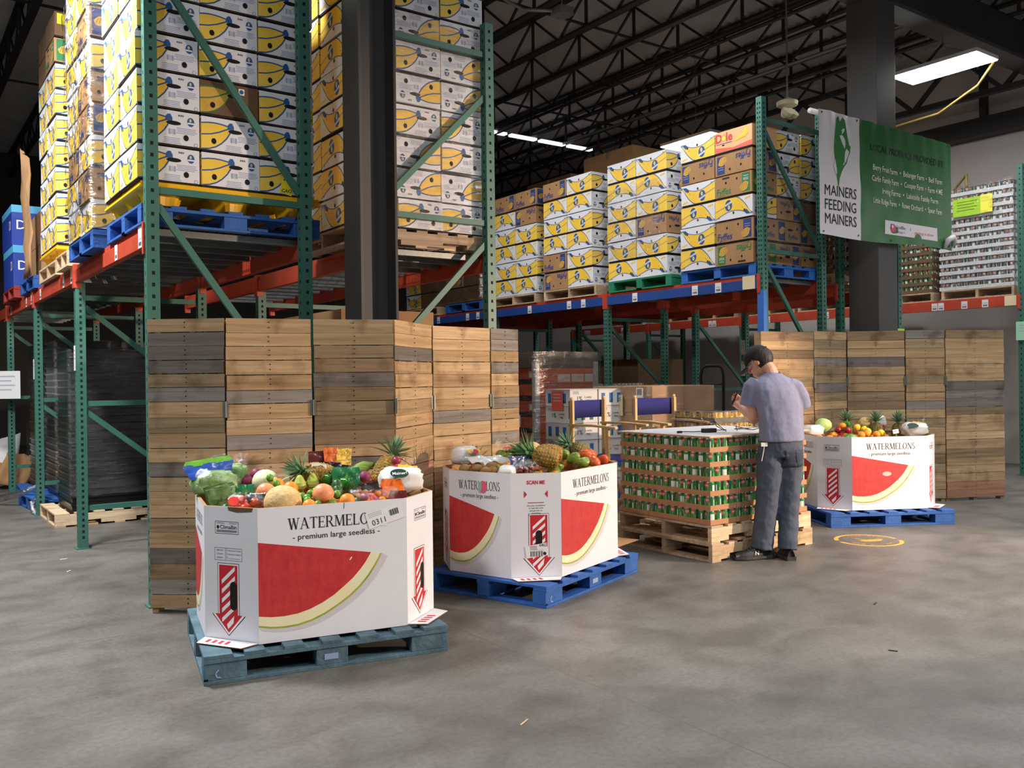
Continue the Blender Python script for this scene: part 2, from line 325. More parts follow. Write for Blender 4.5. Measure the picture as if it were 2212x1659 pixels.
# hanging linear lamps
def lamp(loc, label, w=.55, l=1.15, hang=6.93):
    t = thing('hanging_lamp', label, 'lamp', loc, 0, 'hanging linear lamps')
    m = MB(); m.box(-w/2, w/2, -l/2, l/2, .012, .06, mat('lamp_housing', 'd8d8d6', .5)); m.build('housing', t)
    m = MB(); m.box(-w/2+.01, w/2-.01, -l/2+.01, l/2-.01, 0, .012, LAMP); m.build('diffuser', t)
    for s in (-1, 1):
        m = MB(); m.tube([(0, s*l*.42, .06), (0, 0, .3), (0, 0, hang-loc[2])], .006, STEEL, 5); m.build('hanger', t)
    return t
lamp((11.4, 6.1, 5.42), 'bright white lamp hanging right of the charcoal column under the girder')
lamp((11.4, 10.4, 5.42), 'bright white lamp seen over the boxes beside the red and orange carton')
lamp((6.35, 6.2, 5.46), 'bright white lamp at the top edge above the dark joists')
lamp((5.6, 9.4, 5.42), 'added lamp unseen behind the film wrapped cartons, lighting the right rack')  # added fixture, out of sight; brightens the carton fronts of the right rack
# junction box with flexible conduit under the joists
t = thing('junction_box', 'grey junction box with a curled grey cable under the roof joists', 'junction box', (6.7, 8.2, 5.75))
m = MB(); m.box(-.1, .1, -.1, .1, 0, .1, mat('box_grey', '6c6c6a', .6)); m.build('housing', t, bevel=.01)
m = MB(); m.tube([(-.1, .05, .06), (-.35, .3, .1), (-.6, .55, .32), (-1.6, 1.4, .36)], .022, CONDUIT, 7); m.build('flexible_conduit', t, smooth=True)
m = MB(); m.tube([(0, 0, .1), (0, 0, .3)], .008, CONDUIT, 6); m.build('hanger', t)
# emergency light
t = thing('emergency_light', 'cream emergency light with two heads hanging under the joists', 'light', (9.75, 7.3, 4.95))
CREAM = mat('cream_plastic', 'd9d2b0', .5)
m = MB(); m.tube([(0, 0, .12), (0, 0, 1.98)], .012, CONDUIT, 6); m.build('stem', t)
m = MB(); m.lathe([(.04, .0), (.13, .02), (.14, .07), (.04, .12)], CREAM, 14); m.build('housing', t, smooth=True)
for s in (-1, 1):
    m = MB(Matrix.Translation((s*.06, -.02, -.09)) @ Matrix.Rotation(.9, 4, 'X')); m.lathe([(.03, -.06), (.075, .0), (.08, .05)], CREAM, 12); m.lathe([(.0, .04), (.07, .045)], mat('lens', 'c9ccc8', .1), 12); m.build('lamp_head', t, smooth=True)
# row of dim fluorescent strip lights far back, under the joists
GLOW = mat('dim_strip_glow', 'ffffff', .5, emit=.9)
for k, x in enumerate((10.0, 10.75, 11.5, 12.25)):
    m = MB(); m.box(x-.32, x+.32, 14.4, 14.52, 6.31, 6.355, GLOW)
    tag(m.build('strip_light'), 'dim strip light far back under the dark roof joists', 'light', 'far dim strip lights')

# ---------------------------------------------------------------- pallet racks
def frame(name, x0, x1, y, top, label, braces, blue=0, holes=1):
    """upright frame across x; posts are channels 0.08 wide with punched holes"""
    t = thing(name, label, 'rack frame', (x0, y, 0))
    for px, s in ((0, 1), (x1-x0-.08, -1)):
        m = MB(); m.box(px, px+.08, 0, .075, 0, top, GREEN)
        if holes:
            k = 0; z = .1
            while z < top-.05:
                for yy in ((.022, .052) if holes > 1 else (.037,)):
                    m.box(px-.0008, px+.001, yy-.007, yy+.007, z-.012, z+.012, HOLE)
                m.box(px+.03, px+.05, -.0008, .001, z-.012, z+.012, HOLE); z += .0508*(1 if top < 3 or holes > 1 else 1.5)
        m.build('post', t, bevel=.004)
        m = MB(); m.box(px-.02, px+.1, -.02, .1, 0, .008, GREEN); m.lathe([(.012, .008), (.012, .03)], DARKST, 6, (px+.09, -.01, 0)); m.build('foot_plate', t)
    if blue:
        m = MB(); m.box(-.004, .05, -.004, .079, 1.5, 2.36, mat('blue_guard', '3c74c8', .5)); m.build('post_guard', t)
    w = x1-x0
    for (za, zb) in braces:
        m = MB(); m.bar((.08, .037, za) if za == zb else (.08, .037, za), (w-.08, .037, zb), .03, .045, GREEN); m.build('brace', t)
    return t
zig = lambda zs: [(a, b) for a, b in zs]
# left rack, front row: one tall end frame, the others end under the beams
R0 = dict(x0=1.43, x1=2.56); YS0 = [5.99, 8.49, 10.95, 13.4]
frame('rack_frame', 1.43, 2.56, 5.99, 5.4, 'tall green end frame of the left rack, in front of the white banana cartons', [(.2, .2), (1.1, 1.1), (2.7, 2.7), (4.15, 2.78), (2.6, 1.25), (4.25, 4.25), (1.05, .25)], holes=1)
frame('rack_frame', 1.43, 2.56, 8.49, 2.33, 'short green frame nearest the front, standing by the small wooden pallet', [(.35, .35), (1.27, 1.27), (2.2, 2.2), (2.12, 1.34), (1.2, .42)])
frame('rack_frame', 1.43, 2.56, 10.95, 2.33, 'short green frame between the black wrapped stacks', [(.35, .35), (1.27, 1.27), (2.2, 2.2), (2.12, 1.34), (1.2, .42)])
frame('rack_frame', 1.43, 2.56, 13.4, 2.33, 'leftmost green rack frame with the white paper sign', [(.35, .35), (1.27, 1.27), (2.2, 2.2), (2.12, 1.34)])
frame('rack_frame', 3.06, 4.16, 5.99, 4.36, 'tall green frame right of the dark steel column, before the wrapped cartons', [(2.72, 2.72), (4.1, 4.1), (2.8, 3.75), (1.6, 2.55), (1.1, 1.1)], holes=1)
frame('rack_frame', 3.06, 4.16, 8.49, 2.33, 'short green frame under the second left rack row', [(2.2, 2.2), (1.27, 1.27)])
def beam(name, x, y0, y1, z, ma, label, faces=-1, labels=(), conn=True, deep=.05):
    t = thing(name, label, 'rack beam', (x, y0, z))
    m = MB(); m.box(0, deep, 0, y1-y0, -.15, -.04, ma); m.box(0 if faces > 0 else .012, deep if faces < 0 else deep-.012, 0, y1-y0, -.04, 0, ORANGE if ma == BLUEB else ma); m.build('step_beam', t, bevel=.003)
    if conn:
        for e in (0, y1-y0):
            m = MB(); m.box(-.012, deep, e-.004 if e else -.035, e+.035 if e else .004, -.2, .01, ORANGE); m.build('end_connector', t, bevel=.003)
    P = face((-.001 if faces < 0 else deep+.001, 0, 0), -Y*-faces if faces > 0 else -Y, Z)
    for (yy, w, wz, ma2) in labels:
        m = MB(); m.rect(P, -yy-w/2, -.145, -yy+w/2, -.145+wz, ma2)
        if ma2 == PAPER or ma2 == WHITEP:
            for k in range(7): m.rect(P, -yy-w*.36+k*w*.105, -.13, -yy-w*.36+k*w*.105+w*.05*(1+k % 2), -.105, BLACK, .0014)
            m.rect(P, -yy-w*.36, -.09, -yy+w*.36, -.078, GREYT, .0014)
        m.build('paper_label', t)
    return t
def deck(name, x0, x1, y0, y1, z, label):
    t = thing(name, label, 'wire deck', (x0, y0, z))
    n = int((y1-y0)/.3)
    for k in range(n):
        yy = .1+k*(y1-y0-.2)/(n-1); m = MB(); m.box(.02, x1-x0-.02, yy-.025, yy+.025, -.055, -.012, STEEL); m.build('support_channel', t)
    m = MB(); yy = .03
    while yy < y1-y0: m.box(-.02, x1-x0, yy-.003, yy+.003, -.006, 0, DARKST); m.box(-.02, -.014, yy-.003, yy+.003, -.05, 0, DARKST); yy += .06
    xx = .05
    while xx < x1-x0: m.box(xx-.003, xx+.003, 0, y1-y0, -.011, -.006, DARKST); xx += .1
    m.build('wire_mesh', t); return t
LB = lambda *ys: [(y, .09, .11, PAPER) for y in ys]
bays = [(6.065, 8.49), (8.565, 10.95), (11.025, 13.4), (13.475, 16.0)]
nm = ['nearest', 'second', 'third', 'farthest']
for k, (a, b) in enumerate(bays):
    beam('rack_beam', 1.43, a, b, 2.48, ORANGE, nm[k]+' orange front beam of the left rack, counting away from its tall frame', labels=[(.09, .1, .145, PAPER)]+LB(*((.8,) if k == 0 else (.5, 1.9))) if k < 3 else ())
    if k < 3: beam('rack_beam', 2.51, a, b, 2.48, ORANGE, nm[k]+' orange rear beam of the left rack, under the wire deck', faces=1)
    deck('wire_deck', 1.48, 2.51, a, b, 2.48, nm[k]+' grey wire deck of the left rack seen from below')
for k, (a, b) in enumerate(bays[:2]):
    beam('rack_beam', 3.06, a, b, 2.48, ORANGE, nm[k]+' orange front beam in the second left rack row'); beam('rack_beam', 4.11, a, b, 2.48, ORANGE, nm[k]+' orange rear beam in the second left rack row', faces=1)
    deck('wire_deck', 3.11, 4.11, a, b, 2.48, nm[k]+' grey wire deck in the second left rack row')
# right rack, three rows deep
YS1 = [6.126, 8.62, 11.18, 13.75, 16.3]
PL = ['nearest the banner', 'second from the banner', 'third from the banner', 'fourth from the banner']
frame('rack_frame', 7.74, 8.86, 6.126, 4.44, 'tall green end frame left of the banner with a blue guard on its front post', [(4.21, 4.21), (2.79, 2.79), (4.1, 2.87), (2.66, 1.5), (1.2, 1.2)], blue=1, holes=2)
for k in (1, 2, 3): frame('rack_frame', 7.74, 8.86, YS1[k], 2.38, 'short green frame in the front row of the right rack, '+['', 'behind the brown box stack', 'behind the orange juice stack', 'farthest along'][k], [(2.2, 2.2), (1.25, 1.25), (2.1, 1.3)], holes=2)
for k in (0, 1, 2, 3): frame('rack_frame', 9.40, 10.72 if k == 0 else 10.55, YS1[k]+(.18 if k == 0 else 0), 4.35 if k == 0 else 2.38, ('tall' if k == 0 else 'short')+' green frame in the middle row of the right rack, '+['right of the charcoal column', 'second along', 'third along', 'farthest along'][k], [(2.72, 2.72), (1.25, 1.25), (2.2, 1.3)] if k else [(2.72, 2.72), (3.9, 2.8)])
for k in range(4):
    a, b = YS1[k]+.075, YS1[k+1]
    beam('rack_beam', 7.74, a, b, 2.53, BLUEB, 'blue and orange front beam of the right rack, bay '+PL[k], labels=([(.12, .17, .145, mat('cream_label', 'e8d6ae', .6))]+LB(.55, .9, 1.9) if k == 0 else LB(.4, .7, 1.6)))
    beam('rack_beam', 8.81, a, b, 2.53, ORANGE, 'orange rear beam of the front row, bay '+PL[k], faces=1)
    beam('rack_beam', 9.40, a+(.18 if k == 0 else 0), b, 2.53, ORANGE, 'orange front beam of the middle row, bay '+PL[k]); beam('rack_beam', 10.5, a+(.18 if k == 0 else 0), b, 2.53, ORANGE, 'orange rear beam of the middle row, bay '+PL[k], faces=1)
    deck('wire_deck', 7.79, 8.81, a, b, 2.53, 'wire deck of the right rack front row, bay '+PL[k])
YS3 = [5.85, 8.32, 10.77, 13.22, 15.67]
for k, y in enumerate(YS3): frame('rack_frame', 13.0, 14.1, y, 4.35 if k == 0 else 2.5, ('tall green frame at the right edge beside the white can pallet' if k == 0 else 'green frame against the white wall, '+ORD[k]+' from the right'), [(2.3, 2.3), (1.25, 1.25), (2.2, 1.35)], holes=1)
for k in range(4):
    a, b = YS3[k]+.075, YS3[k+1]
    beam('rack_beam', 13.0, a, b, 2.53, ORANGE, 'orange beam of the wall rack, '+['under the white can pallet', 'second bay from the right', 'third bay from the right', 'fourth bay from the right'][k], labels=[(.1, .16, .14, mat('cream_label', 'e8d6ae', .6))]+LB(.45, .75, 1.1, 1.2) if k == 0 else LB(.6, .7, 1.8, 1.9))
    deck('wire_deck', 13.05, 14.05, a, b, 2.53, 'wire deck of the wall rack, '+['under the white can pallet', 'second bay', 'third bay', 'fourth bay'][k])
# ---------------------------------------------------------------- pallets
WTONES = [(.62, .45, .28), (.55, .40, .25), (.68, .52, .34), (.58, .44, .30), (.50, .38, .26)]
def pallet(name, label, loc, rotz=0, L=1.22, Wd=1.02, ma=WOOD, kind='stringer', group=None, seed=1, wear=0):
    """origin at the front left corner; boards of the deck run along y, stringers along x"""
    r = random.Random(seed); t = thing(name, label, 'pallet', loc, rotz, group)
    def tn():
        if ma is not WOOD: return (1, 1, 1)
        q = r.uniform(.85, 1.12); return tuple(c*q for c in r.choice(WTONES))
    m = MB(); n = 7
    for k in range(n):
        w = .135 if k in (0, n-1) else .1; x = (L-w)*k/(n-1)
        m.M = Matrix.Translation((x+w/2, Wd/2, .13)) @ Matrix.Rotation(math.pi/2, 4, 'Z') if ma is WOOD else Matrix.Translation((x+w/2, Wd/2, .13))
        if ma is WOOD: m.box(-Wd/2, Wd/2, -w/2, w/2, -.009, .009, ma, tn())
        else: m.box(-w/2, w/2, -Wd/2, Wd/2, -.009, .009, ma)
    m.M = Matrix(); o = m.build('top_deck', t, bevel=.002)
    if kind == 'stringer':
        for y in (0, (Wd-.04)/2, Wd-.04):
            m = MB(); c = tn()
            a, b = .2, .43
            pr = [(0, .018), (0, .121), (L, .121), (L, .018), (L-.2, .018), (L-.21, .055), (L-.42, .055), (L-.43, .018), (.43, .018), (.42, .055), (.21, .055), (.2, .018)]
            V = [(x, y, z) for x, z in pr]+[(x, y+.038, z) for x, z in pr]; q = len(pr)
            # front and back as quads so the notches stay open
            bands = [(0, .2, .018), (.2, .43, .055), (.43, L-.43, .018), (L-.43, L-.2, .055), (L-.2, L, .018)]
            for x0, x1, z0 in bands: m.box(x0, x1, y, y+.038, z0, .121, ma, c)
            if wear and y == 0: m.oval(face((0, -.001, 0), X, Z), L-.2, .07, .03, .03, GRNP)
            m.build('stringer', t)
        m = MB()
        for x in (0, .3, .56, .82, L-.1): m.M = Matrix.Translation((x+.05, Wd/2, .009)) @ Matrix.Rotation(math.pi/2, 4, 'Z'); m.box(-Wd/2, Wd/2, -.05, .05, -.009, .009, ma, tn())
        m.M = Matrix(); m.build('bottom_deck', t)
    else:
        m = MB()
        for y in (0, Wd/2-.05, Wd-.1): m.box(0, L, y, y+.1, .1, .121, ma)
        m.build('stringer_board', t, bevel=.002)
        for i, x in enumerate((0, L/2-.08, L-.2)):
            for y in (0, Wd/2-.06, Wd-.11):
                m = MB(); m.box(x, x+(.16 if i == 1 else .2), y+.005, y+.105, .018, .1, ma)
                if wear and y == 0:
                    P = face((x, y+.004, .018), X, Z)
                    if i == 0: m.rect(P, .0, .0, .02, .012, WOODF); m.line(P, [(.07, .05), (.055, .035), (.06, .015), (.08, .012)], .007, LBLUE)
                    if i == 1: m.rect(P, .04, .025, .11, .055, LBLUE)
                m.build('block', t, bevel=.003)
        m = MB()
        for y in (0, Wd/2-.05, Wd-.1): m.box(0, L, y, y+.1, 0, .018, ma)
        for x in (0, L-.1): m.box(x, x+.1, .1, Wd-.1, 0, .018, ma)
        m.build('bottom_deck', t, bevel=.002)
    return t
def plastic_pallet(label, loc, rotz=0, L=1.2, Wd=1.0):
    t = thing('plastic_pallet', label, 'pallet', loc, rotz)
    m = MB(); m.box(0, L, 0, Wd, .115, .15, YPLAST); m.box(-.012, L+.012, -.012, Wd+.012, .10, .125, YPLAST); m.build('deck', t, bevel=.008)
    for i in range(3):
        for j in range(3):
            m = MB(); prof = []
            x, y = .16+i*(L-.32)/2, .14+j*(Wd-.28)/2; V = []; F = []; seg = 24
            for q, (rr, z) in enumerate(((.145, .1), (.12, .06), (.105, .003))):
                V += [(x+rr*(1+(.09 if k % 4 < 2 else -.03))*math.cos(2*math.pi*k/seg), y+rr*(1+(.09 if k % 4 < 2 else -.03))*math.sin(2*math.pi*k/seg), z) for k in range(seg)]
            for q in range(2): F += [(q*seg+k, q*seg+(k+1) % seg, (q+1)*seg+(k+1) % seg, (q+1)*seg+k) for k in range(seg)]
            F.append(tuple(2*seg+k for k in range(seg-1, -1, -1))); m.add(V, F, YPLAST); m.build('foot', t, smooth=False)
    return t
# ---------------------------------------------------------------- cartons
BL, BW, BH = .498, .398, .238
def S(P, w, h): # scaled print helpers in unit coordinates, origin at the face's lower left corner
    return lambda pts: [(a*w, b*h) for a, b in pts]
def carton_body(m, ma, l=BL, w=BW, h=BH):
    m.box(-l/2+.006, l/2-.006, -w/2+.006, w/2-.006, 0, .02, GAP); m.box(-l/2, l/2, -w/2, w/2, .012, h-.004, ma); m.box(-l/2+.02, l/2-.02, -w/2+.02, w/2-.02, h-.004, h, GAP if ma is WHITEB else ma)
def lines(m, P, x0, y0, x1, n, dy, ma, seed=0, t=.004, lift=.001):
    r = random.Random(seed)
    for k in range(n): m.rect(P, x0+r.uniform(0, .1)*(x1-x0), y0-k*dy, x1-r.uniform(0, .15)*(x1-x0), y0-k*dy+t, ma, lift)
def barcode(m, P, x, y, w, h, n=9, ma=BLACK, lift=.0016):
    for k in range(n): a = x+w*k/n; m.rect(P, a, y, a+w/n*(.35 if k % 3 else .7), y+h, ma, lift)
def logo_oval(m, P, cx, cy, rx, ry, a=.35, txt=True):
    m.oval(P, cx, cy, rx, ry, NAVY, .0016); m.oval(P, cx-rx*.1, cy+ry*.35, rx*.34, ry*.4, mat('logo_skin', 'd8c77a', .6), .0018, 10)
    ca, sa = math.cos(a), math.sin(a); q = [(-.92, -.32), (.92, -.32), (.92, .1), (-.92, .1)]
    m.flat(P, [(cx+rx*(x*ca-y*sa), cy+rx*(x*sa+y*ca)-ry*.22) for x, y in q], WHITEP, .0019)
    if txt: m.text(P, 'Chiquita', cx, cy-ry*.22-rx*.2, rx*.5, NAVY, .0022, .01, 0, 1, a, width=rx*1.5)
def end_bunch(m, P, w, h, oc=NAVY, stem=NAVY, fill=YEL, brown=False):
    s = S(P, w, h); top = [(0, .80), (.1, .83), (.22, .845), (.34, .83), (.44, .80), (.48, .79)]; bot = [(0, .05), (.13, .08), (.24, .15), (.34, .27), (.43, .43), (.49, .6), (.5, .7)]
    for k in range(len(top)-1):
        m.flat(P, s([bot[min(k, 6)], bot[k+1], top[k+1], top[k]]), fill, .001)
    m.flat(P, s([bot[5], bot[6], top[5]]), fill, .001)
    m.line(P, s(top), .009, oc, .0014); m.line(P, s(bot), .009, oc, .0014); m.line(P, s([(0, .47), (.16, .51), (.3, .59), (.42, .69), (.48, .73)]), .009, oc, .0014)
    m.flat(P, s([(.44, .70), (.46, .84), (.49, .90), (.53, .90), (.56, .80), (.56, .70)]), stem, .0018)
    m.oval(P, .58*w, .655*h, .048, .014, HOLE, .0022); m.oval(P, .21*w, .31*h, .017, .02, HOLE, .002); m.oval(P, .78*w, .27*h, .017, .02, HOLE, .002)
def print_white(m):
    for sy in (-1, 1):
        P = face((-sy*-BL/2*1 if sy < 0 else BL/2, sy*BW/2, 0), X*-sy if sy > 0 else X, Z) if 0 else (face((-BL/2, -BW/2, 0), X, Z) if sy < 0 else face((BL/2, BW/2, 0), -X, Z))
        w, h = BL, BH-.004; s = S(P, w, h)
        up = [(.13, .84), (.22, .76), (.33, .68), (.46, .64), (.58, .65), (.70, .70), (.84, .80), (1, .93)]; lo = [(.06, .80), (.12, .62), (.19, .42), (.27, .24), (.36, .09), (.42, .055)]
        lo2 = lo+[(.7, .055), (1, .055)]
        for k in range(7): m.flat(P, s([lo2[k], lo2[k+1], up[k+1], up[k]]), YEL, .001)
        m.line(P, s([(.0, .90), (.06, .88), (.13, .84)]+up[1:]), .007, NAVY, .0014); m.line(P, s([(.0, .87), (.06, .80)]+lo[1:]), .008, NAVY, .0014)
        m.flat(P, s([(.05, .90), (.10, .80), (.16, .66), (.22, .78), (.15, .90)]), NAVY, .0016); m.flat(P, s([(.03, .86), (.09, .79), (.15, .63), (.12, .62), (.06, .79)]), YEL, .0017)
        m.line(P, s([(.72, .42), (.86, .50), (1, .60)]), .005, DNAVY, .0015); m.line(P, s([(.24, .6), (.28, .52)]), .004, KRAFTD, .0018)
        logo_oval(m, P, .63*w, .37*h, .048, .060)
        for hx, hy in ((.21, .70), (.5, .74)): m.oval(P, hx*w, hy*h, .013, .015, mat('hole_brown', '5a3626', .8), .002)
        m.flat(P, s([(.05, .10), (.2, .17), (.2, .25), (.05, .18)]), YEL, .0012); m.oval(P, .9*w, .88*h, .011, .011, LBLUE, .0012, 10)
    h = BH-.004
    w = BW
    for P in (face((BL/2, -BW/2, 0), Y, Z), face((-BL/2, BW/2, 0), -Y, Z)): end_print(m, P, w, h)
def end_print(m, P, w, h):
    end_bunch(m, P, w, h); logo_oval(m, P, .86*w, .74*h, .023, .030, 0, False)
    lines(m, P, .62*w, .52*h, .97*w, 4, .011, LBLUE, 3); lines(m, P, .40*w, .22*h, .72*w, 4, .011, LBLUE, 5); barcode(m, P, .50*w, .33*h, .05, .035, 5, LBLUE, .0012); barcode(m, P, .66*w, .86*h, .035, .012, 7, BLACK)
    m.oval(P, .94*w, .1*h, .013, .013, LBLUE, .001, 12); m.oval(P, .94*w, .1*h, .009, .009, WHITEB, .0014, 12)
def bunch_blob(m, P, cx, cy, r, ma=YKR):
    pts = [(cx+r*(1.0+.12*math.sin(5*t))*math.cos(t)*.9, cy+r*.75*math.sin(t)+r*.25*math.cos(t)) for t in (2*math.pi*k/18 for k in range(18))]
    m.flat(P, pts, ma, .0018)
    for k in range(3): m.line(P, [(cx-r*.6+k*r*.4, cy-r*.5), (cx-r*.45+k*r*.42, cy), (cx-r*.2+k*r*.3, cy+r*.5)], .003, KRAFTD, .002)
def print_fyffes(m, ma):
    h = BH-.004
    for P in (face((-BL/2, -BW/2, 0), X, Z), face((BL/2, BW/2, 0), -X, Z)):
        w = BL; m.rect(P, .74*w, .12*h, .95*w, .95*h, ma, .001); bunch_blob(m, P, .80*w, .36*h, .062); m.rect(P, .77*w, .72*h, .92*w, .74*h, GREYT, .0015); m.rect(P, .77*w, .62*h, .92*w, .64*h, GREYT, .0015)
        m.text(P, 'Fyffes', .24*w, .16*h, .098, ma, .0014, .022, .12, width=.40*w)
        m.oval(P, .30*w, .68*h, .012, .014, HOLE, .0016, 12); m.oval(P, .6*w, .78*h, .012, .014, HOLE, .0016, 12); m.rect(P, .06*w, .09*h, .3*w, .11*h, KRAFTD, .001)
        if ma is GRNP: m.rect(P, .2*w, .86*h, .4*w, .94*h, BLACK, .001); m.text(P, 'Organic', .845*w, .8*h, .022, WHITEP, .0015); m.text(P, 'Bananas', .845*w, .66*h, .022, WHITEP, .0015)
    w = BW
    for P in (face((BL/2, -BW/2, 0), Y, Z), face((-BL/2, BW/2, 0), -Y, Z)):
        m.rect(P, .05*w, .1*h, .33*w, .96*h, ma, .001); bunch_blob(m, P, .2*w, .55*h, .05); m.oval(P, .55*w, .62*h, .045, .014, HOLE, .0016); m.text(P, 'Fyffes', .68*w, .2*h, .07, ma, .0014, .02, .12, width=.42*w); m.oval(P, .85*w, .7*h, .014, .016, HOLE, .0016, 12)
def make_carton(kind):
    m = MB()
    if kind == 'W': carton_body(m, WHITEB); print_white(m)
    elif kind in 'FG': carton_body(m, KRAFT); print_fyffes(m, DNAVY if kind == 'F' else GRNP)
    elif kind == 'K': carton_body(m, KRAFTD)
    elif kind == 'B':   # brown carton with a yellow and green bunch
        carton_body(m, KRAFTD); P = face((BL/2, -BW/2, 0), Y, Z); end_bunch(m, P, BW, BH-.004, GRNP, GRNP, YKR); m.rect(P, .66*BW, .72*BH, .76*BW, .9*BH, WHITEP, .0012); m.oval(P, .71*BW, .81*BH, .015, .015, NAVY, .0016); m.rect(P, .7*BW, .4*BH, .78*BW, .52*BH, WHITEP, .0012); logo_oval(m, face((-BL/2, -BW/2, 0), X, Z), .6*BL, .4*BH, .05, .06)
    elif kind == 'D':
        PE = mat('peach_carton', 'e6b181', .7, var=.05); carton_body(m, PE)
        for P in (face((-BL/2, -BW/2, 0), X, Z), face((BL/2, BW/2, 0), -X, Z)):
            h = BH-.004; w = BL; RD = mat('dole_red', 'd23a3f', .6); m.flat(P, [(0, .06*h), (w, .06*h), (w, .3*h), (.5*w, .16*h), (0, .3*h)], mat('coral_print', 'd9695a', .6), .001)
            m.text(P, 'D', .10*w, .52*h, .13, RD, .0016, .03); m.oval(P, .235*w, .68*h, .034, .034, mat('sun_orange', 'eda33a', .6), .0018); m.oval(P, .235*w, .68*h, .024, .024, mat('sun_yellow', 'f6dd5b', .6), .002)
            for k in range(12):
                a = k*math.pi/6; m.flat(P, [(.235*w+.03*math.cos(a-.15), .68*h+.03*math.sin(a-.15)), (.235*w+.046*math.cos(a), .68*h+.046*math.sin(a)), (.235*w+.03*math.cos(a+.15), .68*h+.03*math.sin(a+.15))], RD, .0016)
            m.text(P, 'le', .39*w, .52*h, .13, RD, .0016, .03); m.rect(P, .03*w, .42*h, .46*w, .45*h, DNAVY, .0014); m.oval(P, .22*w, .36*h, .02, .008, HOLE, .0016, 10)
            for k in range(4):
                m.line(P, [(.55*w+k*.035*w, .42*h+.02*k), (.68*w+k*.04*w, .5*h), (.78*w+k*.035*w, .68*h), (.82*w+k*.02*w, .9*h)], .02, YEL, .0014+.0002*k); m.line(P, [(.55*w+k*.035*w, .4*h+.02*k), (.69*w+k*.04*w, .47*h), (.8*w+k*.035*w, .66*h), (.84*w+k*.02*w, .9*h)], .002, YKR, .0028)
    return m
_PROTO = {}
NAMES = {'W': 'white banana carton with yellow banana print', 'F': 'brown carton with navy lettering', 'G': 'brown carton with green lettering', 'D': 'orange and red banana carton', 'K': 'plain dark brown carton', 'B': 'brown carton with a green outlined banana bunch'}
def carton(kind, loc, rotz, inv, label, group, sc=1):
    """inv turns the carton upside down about its own length"""
    if kind not in _PROTO:
        o = make_carton(kind).build('banana_carton'); _PROTO[kind] = o
        tag(o, '-', 'box')
    else: o = _PROTO[kind].copy(); COL.objects.link(o)
    M = Matrix.Translation(Vector(loc)) @ Matrix.Rotation(rotz, 4, 'Z') @ Matrix.Scale(sc, 4)
    if inv: M = M @ Matrix.Translation((0, 0, BH)) @ Matrix.Rotation(math.pi, 4, 'Y')
    o.matrix_world = M; o['label'] = label; o['group'] = group; return o
def add_sticker(o, P, pts, ma, txt=None, size=.03):
    m = MB(); m.flat(P, pts, ma, .003)
    if txt: cx = sum(a for a, b in pts)/len(pts); cy = sum(b for a, b in pts)/len(pts); m.text(P, txt, cx, cy-size*.9, size, BLACK, .0036, .02)
    return m.build('sticker', o)
RQ = -math.pi/2
def stack(loc, front, ends, where, group, seed=0, pit=.2425, sc=1):
    """cartons on a rack: length along world y, long prints to -x. front: list of columns (near first) of strings from the bottom;
    ends: list of further columns along +x on the near end, strings from the bottom. lower case = upside down"""
    r = random.Random(seed); x0, y0, z0 = loc; out = {}
    colname = ['right', 'left'] if len(front) == 2 else ['front']
    for c, s in enumerate(front):
        for k, ch in enumerate(s):
            if ch == '.': continue
            n = NAMES[ch.upper()]; short = {'W': 'white banana carton', 'F': 'navy-lettered carton', 'G': 'green-lettered carton', 'D': 'orange carton', 'K': 'plain brown carton', 'B': 'brown banana carton'}[ch.upper()]
            top = k == len(s)-1
            out[(0, c, k)] = carton(ch.upper(), (x0+BW/2*sc+jit(r, .008), y0+BL/2*sc+c*(BL*sc+.014)+jit(r, .006), z0+k*pit), RQ+jit(r, .012), ch.islower(), f"{short}, {'topmost' if top else ORD[k]} in {colname[c]} column of {where}", group, sc)
    for c, s in enumerate(ends):
        for k, ch in enumerate(s):
            if ch == '.': continue
            short = {'W': 'white banana carton', 'F': 'navy-lettered carton', 'G': 'green-lettered carton', 'D': 'orange carton', 'K': 'plain brown carton', 'B': 'brown banana carton'}[ch.upper()]
            out[(c+1, 0, k)] = carton(ch.upper(), (x0+BW/2*sc+(c+1)*(BW*sc+.008)+jit(r, .006), y0+BL/2*sc+jit(r, .01), z0+k*pit), RQ+jit(r, .012), ch.islower(), f"{short}, {ORD[k]} in {['middle', 'back'][c]} end column of {where}", group, sc)
    return out
# left rack, first pallet behind the tall frame
pallet('blue_pallet', 'blue wooden pallet under the yellow plastic pallet on the left rack', (1.42, 6.075, 2.48), 0, 1.24, 1.05, BLUEW, 'block')
plastic_pallet('yellow plastic pallet on the blue pallet, behind the tall green frame', (1.42, 6.085, 2.62), 0, 1.24, 1.04)
A = stack((1.405, 6.078, 2.772), ['WWWWWWWW', 'WWWWWWWW'], ['WWBWWWWW', 'WWWWWWWW'], 'tall front stack, left rack', 'cartons in the tall front stack on the left rack', 1, .245)
P = face((BL/2, -BW/2, 0), Y, Z)
add_sticker(A[(0, 0, 5)], P, [(.18, .11), (.35, .11), (.35, .23), (.18, .23)], YSTICK, 'CAO', .05)
add_sticker(A[(2, 0, 2)], P, [(.31, .05), (.4, .05), (.4, .15), (.31, .15)], YSTICK, 'CAO', .035)
add_sticker(A[(2, 0, 0)], P, [(.14, .02), (.23, .0), (.25, .09), (.16, .11)], YSTICK, 'CAO', .035)
# second pallet, wrapped
pallet('blue_pallet', 'blue pallet under the wrapped second stack on the left rack', (1.36, 7.32, 2.48), 0, 1.22, 1.02, BLUEW, 'block')
stack((1.36, 7.34, 2.622), ['WfWFfWFWW', 'WwFWWwWWW'], [], 'wrapped second stack, left rack', 'cartons in the wrapped second stack on the left rack', 2, .245)
